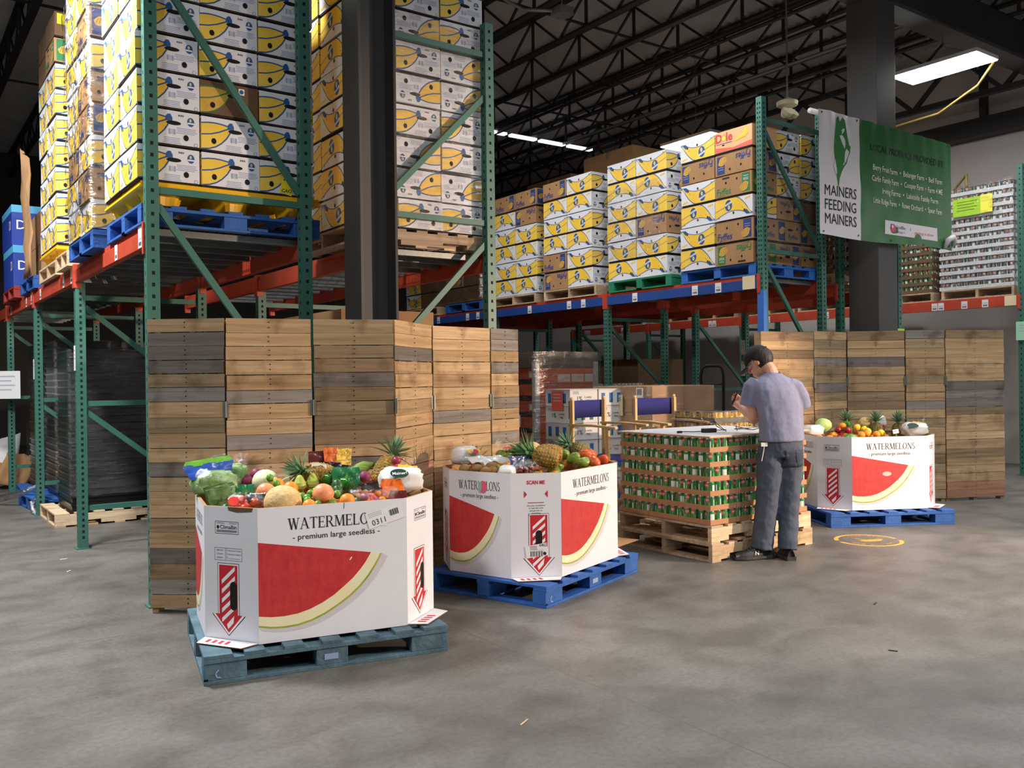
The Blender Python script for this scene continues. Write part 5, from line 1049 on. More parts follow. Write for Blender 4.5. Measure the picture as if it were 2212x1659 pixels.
bag('white_bag', 3, -.08, .62, -.02, .2, 'white bag with red lettering left of the cabbage', [('bag_front', pillow(.2, .14, .11, WBAG, .2, 7, 20, 10, .05)), ('lettering', (lambda q: (q.text(face((0, -.06, .02), X, Vector((0, .4, .9))), 'GROWN', 0, .02, .03, REDP, .012, .008), q)[1])(MB()))])
m = MB(); P = face((-.03, 0, 0), X, Z); m.box(-.03, .03, 0, .002, 0, .04, PAPER); m.rect(P, .01, .02, .035, .027, REDP); m.box(-.002, .002, .002, .004, -.07, .01, WOODF, TONE['t']); o = tag(m.build('price_card'), 'small white price tag at the rim of the farthest bin', 'card'); o.location = binpos(3, .57, .2, .015); o.rotation_euler = (-.1, -.15, A3_)
filler(3, [('orange', 'orange', 'orange', 'fruit'), ('apple', 'apple', 'red apple', 'fruit'), ('pot', 'potato', 'potato', 'vegetable')], 40, seed=7)
for o in PROT.values():
    for c in list(o.children): bpy.data.objects.remove(c)
    bpy.data.objects.remove(o)
# ---------------------------------------------------------------- the man at the can table
PB = Vector((5.80, 4.46, 0)); RTh = Vector((.812, -.584, 0)); FWh = Vector((.584, .812, 0))
def PL(a, b, z): return PB+RTh*a+FWh*b+Z*z
SH = Vector((.96, .27)); FC = Vector((-.27, .96))
SKIN = mat('skin', 'd9a288', .5, sss=.15, var=.04, vscale=20); SHIRT = mat('blue_grey_shirt', '8486a0', .9, var=.05, vscale=30, bump=.5, bscale=5, stretch=(3, 3, 1)); JEAN = mat('slate_trousers', '4a5262', .85, var=.08, vscale=25, bump=.5, bscale=7, stretch=(2, 2, 1)); JEAND = mat('dark_slate_cloth', '363d4b', .85); CAPM = mat('black_cap', '1c1a1b', .8); HAIR = mat('dark_brown_hair', '1c130f', .6, bump=.5, bscale=60, stretch=(1, 1, .2)); SHOE = mat('black_shoe', '17171a', .55, bump=.3, bscale=80); SOLE = mat('grey_black_sole', '3a3a3c', .6, hx2='1c1c1e', vscale=20)
def ringloft(m, rings, ma, seg=24, wob=0, seed=0):
    """rings of (a, b, z, half width, half depth)"""
    V = []
    for (a, b, z, w, d) in rings:
        for k in range(seg):
            t = 2*math.pi*k/seg; q = 1+wob*noise.noise(Vector((3*math.cos(t)+seed, 3*math.sin(t), z*2.2)))+(.022*math.sin(9*t+6*z)*max(0, min(1, (1.36-z)*3)) if wob > .05 else 0); e = SH*(w*math.cos(t)*q)+FC*(d*math.sin(t)*q); V.append(PL(a+e.x, b+e.y, z))
    n = len(rings); F = [(i*seg+k, i*seg+(k+1) % seg, (i+1)*seg+(k+1) % seg, (i+1)*seg+k) for i in range(n-1) for k in range(seg)]
    F += [tuple(range(seg-1, -1, -1)), tuple((n-1)*seg+k for k in range(seg))]; m.add(V, F, ma)
def remesh(o, vox, it=4, f=.5):
    r = o.modifiers.new('remesh', 'REMESH'); r.mode = 'VOXEL'; r.voxel_size = vox; r.use_smooth_shade = True
    s = o.modifiers.new('smooth', 'SMOOTH'); s.factor = f; s.iterations = it
man = thing('person', 'person in grey blue shirt and black cap bending over a phone at the can table', 'person')
HC = PL(-.10, .19, 1.555); fd = (RTh*-.62+FWh*.45-Z*.60).normalized(); hu = (Z-fd*Z.dot(fd)).normalized(); hs = fd.cross(hu)
HM = Matrix(((hs.x, fd.x, hu.x, HC.x), (hs.y, fd.y, hu.y, HC.y), (hs.z, fd.z, hu.z, HC.z), (0, 0, 0, 1))) @ Matrix.Scale(1.1, 4)   # x right, y forward, z up of the head
m = MB(HM)
m.ell((0, -.012, .02), (.074, .094, .088), SKIN, 20, 14); m.ell((0, .03, -.055), (.052, .058, .062), SKIN, 16, 10); m.ell((0, .05, -.085), (.03, .03, .025), SKIN, 12, 8)
m.tube([(0, .078, .02), (0, .098, -.018), (0, .088, -.03)], [.009, .014, .01], SKIN, 8)
for s in (-1, 1):
    m.ell((s*.075, -.012, -.005), (.010, .020, .032), SKIN, 10, 8); m.ell((s*.03, .074, .014), (.014, .01, .009), SKIN, 8, 6); m.ell((s*.038, .05, -.03), (.022, .028, .022), SKIN, 8, 6)
m.ell((0, .085, -.055), (.024, .01, .006), SKIN, 8, 6); m.ell((0, .083, -.066), (.02, .01, .006), SKIN, 8, 6)
m.M = Matrix(); nk = HM @ Vector((0, -.03, -.05))
m.tube([PL(-.02, .085, 1.42), PL(-.03, .11, 1.48), nk, HM @ Vector((0, -.01, .0))], [.066, .058, .056, .05], SKIN, 14)
ringloft(m, [(.03, .03, .90, .13, .09), (.02, .035, 1.1, .14, .09), (.0, .06, 1.3, .17, .09), (-.01, .085, 1.39, .16, .08), (-.02, .09, 1.44, .09, .06)], SKIN)
def limb(pts, rs): m.tube([PL(*p) for p in pts], rs, SKIN, 12)
limb([(.0, .03, .92), (-.07, .0, .5), (-.12, .0, .12)], [.085, .06, .045]); limb([(.07, .03, .92), (.07, .0, .5), (.045, -.035, .12)], [.08, .055, .045])
limb([(-.17, .075, 1.37), (-.18, .08, 1.24), (-.165, .10, 1.115), (-.155, .125, 1.09), (-.19, .20, 1.135), (-.225, .275, 1.185)], [.055, .05, .045, .042, .038, .027])
limb([(.165, .08, 1.37), (.20, .13, 1.24), (.19, .20, 1.10), (.05, .29, 1.12), (-.09, .335, 1.165), (-.17, .35, 1.19)], [.055, .05, .042, .04, .035, .027])
# hands: palm, four fingers of unequal length curled round the phone, thumb from the side of the palm
def hand(wr, palm, outv, inv, upv, s):
    wr, palm = PL(*wr), PL(*palm); d = (palm-wr).normalized(); u = (RTh*upv[0]+FWh*upv[1]+Z*upv[2]); u = (u-d*u.dot(d)).normalized(); c = d.cross(u)*s
    m.tube([wr, wr+(palm-wr)*.5, palm], [.026, .032, .033], SKIN, 10)
    for k, (L, o) in enumerate(((.070, .030), (.078, .010), (.072, -.010), (.056, -.029))):
        b = palm+u*o+d*.018; m.tube([b, b+d*L*.42+c*.006, b+d*L*.72+c*.026, b+d*L*.74+c*.046], [.0092, .0088, .0082, .0068], SKIN, 8)
    t0 = palm-d*.03+u*.030; m.tube([t0, t0+u*.026+d*.02+c*.012, t0+u*.030+d*.045+c*.03], [.0115, .0105, .008], SKIN, 8)
hand((-.225, .275, 1.185), (-.25, .325, 1.215), 0, 0, (0, .2, 1), 1)
hand((-.17, .35, 1.19), (-.205, .37, 1.225), 0, 0, (0, .2, 1), -1)
bd = m.build('body', man); remesh(bd, .0055, 3)
m = MB()   # shirt
ringloft(m, [(.035, .03, .925, .186, .140), (.033, .03, .96, .184, .138), (.03, .032, 1.05, .180, .132), (.022, .038, 1.15, .186, .130), (.012, .05, 1.25, .200, .132), (.0, .065, 1.33, .208, .128), (-.006, .08, 1.385, .192, .112), (-.014, .088, 1.425, .14, .09), (-.02, .095, 1.452, .085, .072), (-.026, .10, 1.468, .066, .066)], SHIRT, 36, .10, 2)
m.tube([PL(-.135, .075, 1.385), PL(-.175, .075, 1.345), PL(-.192, .08, 1.28), PL(-.198, .088, 1.205)], [.078, .084, .080, .082], SHIRT, 16); m.tube([PL(.10, .08, 1.365), PL(.155, .085, 1.34), PL(.20, .105, 1.27), PL(.218, .125, 1.185)], [.07, .08, .08, .082], SHIRT, 16)
so = m.build('shirt', man); remesh(so, .009, 4); dm = so.modifiers.new('folds', 'DISPLACE'); tx = bpy.data.textures.new('folds', 'CLOUDS'); tx.noise_scale = .09; dm.texture = tx; dm.strength = .012; dm.mid_level = .5
m = MB()   # trousers
ringloft(m, [(.035, .03, .80, .165, .125), (.035, .03, .88, .172, .13), (.035, .03, .945, .168, .122), (.035, .03, .965, .165, .118)], JEAN, 28, .03, 5)
m.tube([PL(-.05, .03, .88), PL(-.06, .02, .74), PL(-.088, .005, .5), PL(-.115, .0, .3), PL(-.135, -.005, .15), PL(-.145, -.008, .075)], [.105, .108, .092, .085, .085, .09], JEAN, 18); m.tube([PL(.105, .03, .88), PL(.10, .025, .74), PL(.082, .01, .5), PL(.068, -.01, .3), PL(.052, -.035, .15), PL(.045, -.045, .075)], [.10, .10, .086, .076, .076, .078], JEAN, 18)
to = m.build('trousers', man); remesh(to, .010, 4); dm = to.modifiers.new('folds', 'DISPLACE'); tx = bpy.data.textures.new('folds2', 'CLOUDS'); tx.noise_scale = .07; dm.texture = tx; dm.strength = .018; dm.mid_level = .5
# back pockets
for a0, nmx in ((.075, 1), (.165, 1)):
    m = MB(); sheet(m, (PL(a0-.055, -.10, .86), PL(a0+.05, -.085, .86), PL(a0+.045, -.088, .73), PL(a0-.05, -.095, .73)), JEAND, 6, 6, .004, a0*10); sd = m.build('back_pocket', man, smooth=True)
    w = sd.modifiers.new('wrap', 'SHRINKWRAP'); w.target = to; w.offset = .004; sl = sd.modifiers.new('solid', 'SOLIDIFY'); sl.thickness = .004
m = MB(); m.tube([PL(-.02+.06*math.cos(t), .088+.055*math.sin(t), 1.468+.012*math.sin(t)) for t in (2*math.pi*k/20 for k in range(21))], .006, JEAND, 6); m.build('collar', man, smooth=True)
# cap and hair
m = MB(HM); V = []; F = []; seg, rg = 28, 10
def shell(m, c, r, a0, a1, ma, tilt):
    V = []; n = rg
    for i in range(n+1):
        th = a0+(a1-a0)*i/n
        for k in range(seg):
            ph = 2*math.pi*k/seg; q = 1+tilt(ph, th); V.append(Vector(c)+Vector((r[0]*math.sin(th)*math.cos(ph)*q, r[1]*math.sin(th)*math.sin(ph)*q, r[2]*math.cos(th))))
    m.add(V, [(i*seg+k, (i+1)*seg+k, (i+1)*seg+(k+1) % seg, i*seg+(k+1) % seg) for i in range(n) for k in range(seg)], ma)
shell(m, (0, -.010, .032), (.084, .104, .092), .02, math.pi*.53, CAPM, lambda ph, th: 0); cp = m.build('cap', man, smooth=True); cp.modifiers.new('solid', 'SOLIDIFY').thickness = .004
m = MB(HM); V = []
for j in range(7):
    for i in range(13):
        a = math.radians(18+144*i/12); rr = .094+.072*j/6*max(0, math.sin(a))**.7; V.append((rr*.88*math.cos(a), -.005+rr*math.sin(a)*1.04, .026-.012*(j/6)**2-.02*abs(math.cos(a))))
m.add(V, [(j*13+i, j*13+i+1, (j+1)*13+i+1, (j+1)*13+i) for j in range(6) for i in range(12)], CAPM); br = m.build('brim', cp, smooth=True); br.modifiers.new('solid', 'SOLIDIFY').thickness = .004
m = MB(HM); P = face((-.02, -.113, .035), Vector((1, 0, 0)), Vector((0, .25, 1))); m.tube([(-.045, -.100, .045), (0, -.114, .055), (.045, -.100, .045)], .004, CAPM, 6); m.text((Vector((.0, -.116, .055)), Vector((1, 0, 0)), Vector((0, .2, 1)).normalized(), Vector((0, -1, .2)).normalized()), 'NB', 0, 0, .014, GREYT, .001); m.build('strap', cp, smooth=True)
m = MB(HM)
shell(m, (0, -.020, .012), (.083, .098, .10), math.pi*.36, math.pi*.84, HAIR, lambda ph, th: .015+.06*noise.noise(Vector((ph*5, th*3, 1)))-(.30 if math.sin(ph) > .30 else (.12 if math.sin(ph) > .0 and th > 1.75 else 0))-(.06 if th > 2.45 else 0))
hr = m.build('hair', man, smooth=True); hr.modifiers.new('solid', 'SOLIDIFY').thickness = .008
# shoes
def shoe(heel, toe, sole_off=0):
    h, t = PL(*heel), PL(*toe); L = (t-h).length; d = (t-h).normalized(); sd = d.cross(Z); m = MB(); V = []; seg = 14
    st = [(0, .030, .055), (.04, .040, .075), (.10, .042, .085), (.16, .045, .078), (.21, .050, .062), (.26, .050, .048), (.30, .042, .036), (.33, .022, .026)]
    for x, w, hh in st:
        for k in range(seg): a = math.pi*k/(seg-1); V.append(h+d*(x*L/.33)+sd*(w*math.cos(a))+Z*(.022+hh*max(0, math.sin(a))**.8))
    F = [(i*seg+k, i*seg+k+1, (i+1)*seg+k+1, (i+1)*seg+k) for i in range(len(st)-1) for k in range(seg-1)]+[tuple(range(seg)), tuple((len(st)-1)*seg+k for k in range(seg-1, -1, -1))]
    m.add(V, F, SHOE); o = m.build('shoe', man, smooth=True)
    m = MB(); V = []; n = len(st)
    for z, g in ((0, .004), (.012, .008), (.030, .006)):
        V += [h+d*((x-.008+(.016 if i == n-1 else 0))*L/.33)+sd*(w+g)+Z*z for i, (x, w, hh) in enumerate(st)]+[h+d*((x-.008+(.016 if i == n-1 else 0))*L/.33)-sd*(w+g)+Z*z for i, (x, w, hh) in reversed(list(enumerate(st)))]
    q = 2*n; F = [(j*q+k, j*q+(k+1) % q, (j+1)*q+(k+1) % q, (j+1)*q+k) for j in range(2) for k in range(q)]+[tuple(range(q-1, -1, -1)), tuple(2*q+k for k in range(q))]
    m.add(V, F, SOLE); m.build('sole', o, smooth=False)
    for s in (-1, 1):
        m = MB(); P = (h+d*.165*L/.33+sd*s*.0445+Z*.058, d*s, (Z*.95-sd*s*.5).normalized(), (sd*s+Z*.4).normalized()); P = (P[0], P[1], P[2], P[1].cross(P[2])); m.text(P, 'N', 0, -.02, .048, WHITEP, .006, .004, .2); m.build('logo_letter', o)
    m = MB()
    for k in range(4): c = h+d*(.155+.022*k)*L/.33+Z*(.105-.010*k); m.tube([c-sd*.022, c+Z*.006, c+sd*.022], .003, GREYP, 5)
    m.build('laces', o, smooth=True)
shoe((-.055, .015, 0), (-.375, -.075, 0)); shoe((.055, -.115, 0), (.012, .165, 0))
o = MB(); o.M = Matrix.Translation(PL(-.255, .365, 1.262)) @ Matrix.Rotation(.9, 4, 'Z') @ Matrix.Rotation(.5, 4, 'X'); o.box(-.036, .036, -.004, .004, -.07, .07, BLACK); tag(o.build('phone', bevel=.003), 'black phone held up in the man\'s two hands', 'phone')
m = MB(); m.box(-.025, .025, -.003, .003, -.015, .015, PAPER); m.tube([(.0, 0, -.015), (-.008, .004, -.07), (-.02, .006, -.13)], .0035, PAPER, 6); o = tag(m.build('lanyard'), 'white tag and cord hanging at the man\'s left hip', 'lanyard'); o.location = PL(-.135, -.075, .905); o.rotation_euler = (0, 0, -.6)
# ---------------------------------------------------------------- director chairs
CW = mat('blond_chair_wood', 'd8b47c', .5, var=.08, vscale=12, stretch=(1, 1, 6)); CNV = mat('navy_canvas', '24246a', .85, var=.06, vscale=40)
def dchair(loc, ang, label):
    """faces +x; width along y"""
    t = thing('director_chair', label, 'chair', loc, ang, 'director chairs'); w, dp, sz, az, tz_ = .27, .44, .74, .985, 1.23
    def part(n, f): m = MB(); f(m); return m.build(n, t, bevel=.004)
    for s in (-1, 1):
        y = s*w
        part('back_post', lambda m: (m.box(-.02, .02, y-.016, y+.016, sz-.06, tz_, CW), m.lathe([(.014, 0), (.018, .012), (.012, .03)], CW, 10, (0, y, tz_))))
        part('arm_post', lambda m: m.box(dp-.06, dp-.02, y-.016, y+.016, sz-.06, az, CW))
        part('arm_rest', lambda m: (m.box(-.03, dp*.55, y-.025, y+.025, az, az+.024, CW), m.bar((dp*.55, y, az+.012), (dp+.06, y, az-.004), .05, .022, CW)))
        part('seat_rail', lambda m: m.box(-.06, dp+.04, y-.018, y+.018, sz-.10, sz-.055, CW))
        part('floor_runner', lambda m: m.box(-.08, dp+.06, y-.018, y+.018, 0, .03, CW))
        for e in (-1, 1): part('cross_leg', lambda m: m.bar((dp/2+e*.17, y, .03), (dp/2+e*.17, -y, sz-.09), .035, .02, CW, up=(1, 0, 0)))
        part('foot_rest_bar', lambda m: m.bar((dp/2+s*.2, -w, .3), (dp/2+s*.2, w, .3), .03, .03, CW)) if s > 0 else None
    m = MB(); n = 8
    for q in (0,):
        V = [(-.024+.02*(1-(2*i/n-1)**2)*-1, -w-.01+(2*w+.02)*i/n, z) for z in (tz_-.175, tz_-.005) for i in range(n+1)]; m.add(V, [(i, i+1, n+2+i, n+1+i) for i in range(n)], CNV)
    o = m.build('back_canvas', t, smooth=True); o.modifiers.new('solid', 'SOLIDIFY').thickness = .006
    m = MB(); V = [(x, -w+.03+(2*w-.06)*i/n, sz-.055-.03*(1-(2*i/n-1)**2)) for x in (-.03, dp) for i in range(n+1)]; m.add(V, [(i, i+1, n+2+i, n+1+i) for i in range(n)], CNV); o = m.build('seat_canvas', t, smooth=True); o.modifiers.new('solid', 'SOLIDIFY').thickness = .005
    m = MB(); m.box(dp+.02, dp+.035, -.06, .06, sz-.12, sz-.02, BLACK); m.build('buckle', t)
    return t
dchair((5.62, 6.55, 0), math.radians(-75.5), 'blond wood director chair with navy canvas, in front of the milk cases')
dchair((6.52, 6.55, 0), math.radians(-92), 'blond wood director chair with navy canvas, in front of the brown boxes')
# ---------------------------------------------------------------- banner
BX0, BX1, BZ0, BZ1, BYp = 8.30, 11.02, 2.97, 4.32, 5.80
def bwave(x, z):
    u = (x-BX0)/(BX1-BX0); v = (BZ1-z)/(BZ1-BZ0)
    w = .007*math.sin(x*24+2*z)*math.exp(-v*3.0)+.014*noise.noise(Vector((x*3, 1, z*3)))+.05*(u-.5)**2
    return w-.02*math.sin(u*9)*v*.6
GRNB = mat('banner_green_vinyl', '2f6b38', .32, coat=.25); GRNB2 = mat('banner_logo_green', '2f7a3c', .45); WHB = mat('banner_white_vinyl', 'dedadb', .4, coat=.15); CRTX = mat('banner_cream_print', 'e8e4d4', .5)
t = thing('banner', 'green and white vinyl banner listing farms, hung before the charcoal column', 'banner', (0, BYp, 0))
def wob(m): m.v = [(x, y+bwave(x, z), z) for x, y, z in m.v]; return m
xs = BX0+.27*(BX1-BX0)
def cloth(x0, x1, ma, cut=False):
    m = MB(); nu, nv = 44, 30; V = []
    for j in range(nv+1):
        for i in range(nu+1):
            x = x0+(x1-x0)*i/nu; z = BZ0+(BZ1-BZ0)*j/nv; y = 0
            V.append((x, y, z-.02*math.sin((x-BX0)*2.2)*(1-j/nv)))
    m.add(V, [(j*(nu+1)+i, j*(nu+1)+i+1, (j+1)*(nu+1)+i+1, (j+1)*(nu+1)+i) for j in range(nv) for i in range(nu)], ma); return wob(m)
WP = cloth(BX0, xs, WHB); GP = cloth(xs, BX1, GRNB)
def join(a, b):
    for f, i in zip(b.f, b.mi): a.add([b.v[k] for k in f], [tuple(range(len(f)))], b.mats[i])
P = (Vector((0, 0, 0)), X, Z, -Y)
m = MB(); L0 = .004
for k, tx in enumerate(('MAINERS', 'FEEDING', 'MAINERS')): m.text(P, tx, (BX0+xs)/2, 3.40-.155*k, .165, BLACK, L0, 0, width=.56)
me_ = [(-.06, .44), (-.02, .47), (.0, .40), (.05, .46), (.10, .43), (.13, .26), (.17, .14), (.20, .13), (.19, .05), (.15, .0), (.12, -.08), (.06, -.14), (.02, -.2), (-.02, -.28), (-.05, -.40), (-.08, -.22), (-.10, -.05), (-.12, .08), (-.11, .22), (-.09, .32)]
cxl, czl = (BX0+xs)/2, 3.86; m.poly([(cxl+a*.92, -L0, czl+b*.92) for a, b in me_], GRNB2)
m.oval(P, cxl, czl+.13, .085, .10, WHB, L0+.0015, 20); m.oval(P, cxl+.035, czl+.265, .05, .018, WHB, L0+.0015, 12, .8); m.line(P, [(cxl-.01, czl+.22), (cxl+.01, czl+.28)], .012, WHB, L0+.0025)
m.line(P, [(cxl-.10, czl-.08), (cxl-.03, czl-.11), (cxl+.06, czl-.06), (cxl+.13, czl+.07)], .06, WHB, L0+.0015); m.line(P, [(cxl-.10, czl-.10), (cxl-.05, czl-.2)], .08, WHB, L0+.0015); m.line(P, [(cxl-.04, czl-.045), (cxl+.03, czl-.02)], .014, GRNB2, L0+.0032)
join(WP, wob(m)); WP.build('white_panel', t, smooth=True)
m = MB(); cg = (xs+BX1)/2+.02
m.text(P, 'LOCAL PRODUCE PROVIDED BY:', cg, 4.00, .115, mat('banner_black_print', '101510', .6), L0, .004, width=1.6)
for k, tx in enumerate(('Berry Fruit Farm  \u2022  Belanger Farm  \u2022  Bell Farm', 'Carlin Family Farm  \u2022  Cooper Farm  \u2022  Farm 4 ME', 'Irving Farms  \u2022  Lakeside Family Farm', 'Little Ridge Farm  \u2022  Rowe Orchard  \u2022  Spear Farm')): m.text(P, tx, cg-.02+(.05 if k == 2 else 0), 3.78-.125*k, .092, CRTX, L0, .005, width=(1.5, 1.52, 1.2, 1.48)[k])
join(GP, wob(m))
m = MB(); m.rect(P, xs+.50, 3.07, xs+1.62, 3.23, WHB, L0); m.oval(P, xs+.66, 3.15, .05, .05, mat('logo_rose', 'd0566a', .5), L0+.0015, 14); m.oval(P, xs+.645, 3.165, .02, .02, WHB, L0+.0025, 10); m.text(P, 'GoodShepherd', xs+.88, 3.15, .055, DNAVY, L0+.0015, .003, width=.32); m.text(P, 'FOOD BANK', xs+.88, 3.10, .03, DNAVY, L0+.0015, .003, width=.28); m.text(P, 'getting it done', xs+1.32, 3.12, .045, mat('logo_rose', 'd0566a', .5), L0+.0015, .0, .2, width=.42)
join(GP, wob(m)); GP.build('green_panel', t, smooth=True)
m = MB()
for u in (.02, .25, .5, .75, .98):
    for z in (BZ1-.03, BZ0+.03): m.oval(P, BX0+u*(BX1-BX0), z, .011, .011, DARKST, .006, 10)
wob(m).build('grommet', t); 
m = MB(); m.tube([(BX1-.22, -.02, BZ0+.02), (BX1-.20, -.05, BZ0+.12), (BX1-.12, -.07, BZ0+.16), (BX1-.05, -.05, BZ0+.13), (BX1-.03, -.02, BZ0+.06)], [.02, .035, .04, .035, .02], WHB, 8); m.build('curled_corner', t, smooth=True)
m = MB(); m.tube([(BX0-.07, .075, BZ1-.02), (BX1, .075, BZ1-.02)], .03, WHB, 10); m.build('hanging_tube', t, smooth=True)
m = MB(); m.box(9.6, 9.66, .06, .09, BZ1-.03, BZ1+.02, DARKST); m.build('bracket', t)
# ---------------------------------------------------------------- loads behind
def bigbox(x0, x1, y0, y1, z0, z1, label, ma=KRAFT, name='cardboard_box', group=None, pr=None):
    m = MB(); m.box(0, x1-x0, 0, y1-y0, 0, z1-z0, ma)
    m.box(-.0008, .0, (y1-y0)/2-.03, (y1-y0)/2+.03, z1-z0-.12, z1-z0, mat('packing_tape', '9a7748', .3)); m.box(-.001, x1-x0+.001, -.001, y1-y0+.001, (z1-z0)*.5-.002, (z1-z0)*.5+.002, GAP) if pr is None else None
    if pr: pr(m, face((0, y1-y0, 0), -Y, Z), face((0, 0, 0), X, Z), y1-y0, x1-x0, z1-z0)
    return tag(m.build(name, loc=(x0, y0, z0), bevel=.006), label, 'box', group)
def tigerless(m, A_, B_, wa, wb, h):
    for P, w in ((A_, wa), (B_, wb)):
        for q in (.28, .72): m.line(P, [(w*q-.08, h*.62), (w*q-.05, h*.75), (w*q+.05, h*.75), (w*q+.08, h*.62), (w*q, h*.5), (w*q-.08, h*.62)], .012, KRAFTD)
bigbox(9.45, 10.5, 9.9, 11.05, 2.675, 5.0, 'tall dark brown carton with faint print on the rack behind the white cartons, right one', KRAFT, pr=tigerless)
bigbox(9.45, 10.5, 11.4, 12.6, 2.675, 4.85, 'tall dark brown carton on the rack behind the white cartons, left one', KRAFTD, pr=tigerless)
for y in (9.9, 11.4): pallet('wood_pallet', 'wooden pallet under the tall dark brown carton, '+('right one' if y < 10 else 'left one'), (9.42, y, 2.53), 0, 1.1, 1.1, WOOD, 'stringer', seed=int(y))
def canload(x0, y0, z0, nx, ny, layers, pal, trm, label, group, lz=.115, faces='-x-y'):
    """trays as things, cans one object of loose stuff per load (past the three hundred built one by one)"""
    can = can_mesh(pal, 'cans'); me = can.data; V = [tuple(v.co) for v in me.vertices]; Fs = [tuple(p.vertices) for p in me.polygons]; mi = [p.material_index for p in me.polygons]; ms = list(me.materials); bpy.data.objects.remove(can)
    rr = random.Random(len(label)); m = MB(); d = CR*2+.004
    for k in range(layers):
        pts = [(d*(i+.5), d*.5) for i in range(nx)]+[(d*.5, d*(j+.5)) for j in range(1, ny)]
        for (x, y) in pts:
            a = rr.uniform(0, 6.28); ca, sa = math.cos(a), math.sin(a); o_ = len(m.v); m.v += [(vx*ca-vy*sa+x, vx*sa+vy*ca+y, vz+k*lz+.004) for vx, vy, vz in V]
            m.f += [tuple(q+o_ for q in f) for f in Fs]; m.mi += [m.idx(ms[i]) for i in mi]; m.c += [(1, 1, 1)]*len(Fs)
    tag(m.build('cans', loc=(x0, y0, z0)), 'cans in the '+label, 'cans', None, 'stuff')
    i0 = round(.42*nx); js = [0, ny//3, 2*ny//3, ny]
    for k in range(layers):
        for j in range(3): tray(i0*d, (js[j+1]-js[j])*d, (x0, y0+js[j]*d, z0+k*lz), f"tray, {ORD[k]} layer, {['near', 'middle', 'far'][j]} end of {label}", group, 'can_tray', trm, .05)
        tray((nx-i0)*d, js[1]*d, (x0+i0*d, y0, z0+k*lz), f"end tray, {ORD[k]} layer of {label}", group, 'can_tray', trm, .05)
WTR = mat('white_tray', 'd9dcdf', .5); DPAL = (mat('can_grey', '6d7a78', .3), mat('can_slate', '3d4b4c', .3), mat('can_teal', '5f9088', .3), mat('can_coral', 'cf6a55', .35), CANW)
for nme, yy, sd in (('under the white can load', 5.98, 21), ('under the brown can load by the green frame', 7.16, 22)): pallet('wood_pallet', 'wooden pallet on the wall rack '+nme, (13.02, yy, 2.53), 0, 1.1, 1.05, WOOD, 'stringer', seed=sd)
canload(13.04, 5.99, 2.675, 12, 14, 13, DPAL, WTR, 'tall white can load at the right edge', 'white trays of the tall can load')
canload(13.04, 7.18, 2.675, 12, 12, 9, (CANG2, mat('can_olive', '5c6a3a', .3), CANL, CANR, CANW), mat('dark_tray', '6e5340', .7), 'dark brown can load beside the white one', 'dark trays beside the white can load')
canload(9.46, 6.45, 2.675, 12, 12, 11, (CANG2, mat('can_brown', '4a3a2c', .3), CANG, CANR, CANW), mat('dark_tray', '6e5340', .7), 'brown can load between green frame and column', 'brown trays behind the banner')
pallet('wood_pallet', 'wooden pallet under the brown can load behind the banner', (9.44, 6.42, 2.53), 0, 1.05, 1.05, WOOD, 'stringer', seed=23)
film('stretch_film', ([(13.0, 7.02), (13.0, 5.97), (13.95, 5.97)], 2.68, 4.2), 'film around the tall white can load', FILM, .012, 40, 30, 11)
def note(name, loc, w, h, ma, label, lines_=0, rotz=0, n=(-1, 0)):
    m = MB(); m.box(-w/2, w/2, -.001, .001, -h, 0, ma); P = face((-w/2, -.0012, -h), X, Z)
    for k in range(lines_): m.rect(P, w*.15, h*(.78-.16*k), w*(.85-.1*(k % 2)), h*(.83-.16*k), GREYT if ma is not LIME else mat('olive_print', '6a8a1a', .6), .0006)
    o = tag(m.build(name, loc=loc, rotz=rotz), label, 'paper'); return o
note('paper_note', (13.0, 6.62, 4.0), .42, .26, LIME, 'bright lime note on the tall white can load', 4, RQ); note('paper_note', (12.995, 6.34, 4.01), .17, .26, mat('yellow_paper', 'f0ea52', .6), 'yellow note beside the lime note on the white can load', 0, RQ)
note('paper_note', (12.98, 7.0, 3.85), .28, .26, PAPER, 'white sheet at the left edge of the white can load', 0, RQ+.2)
note('paper_note', (10.68, 6.30, 2.02), .16, .16, LIME, 'lime note on the green post right of the charcoal column', 0, 0); note('paper_note', (12.97, 5.80, 2.15), .28, .26, mat('mint_paper', 'a8e0bc', .6), 'mint green note at the right edge of the picture', 3, RQ)
for k, y in enumerate((8.5, 9.65, 10.95, 12.1, 13.4)):
    pallet('wood_pallet', f'wooden pallet with white top on the wall rack, {ORD[k+1] if k else "nearest"} from the banner column', (13.02, y, 2.53), 0, 1.08, 1.08, WOOD, 'stringer', seed=30+k)
    m = MB(); m.box(0, 1.08, 0, 1.06, 0, .09, mat('white_slip_sheet', 'd4d6d4', .5)); tag(m.build('white_sheets', loc=(13.02, y+.01, 2.671)), f'flat white sheets stacked on the {ORD[k+1] if k else "nearest"} pallet along the wall rack', 'sheets')
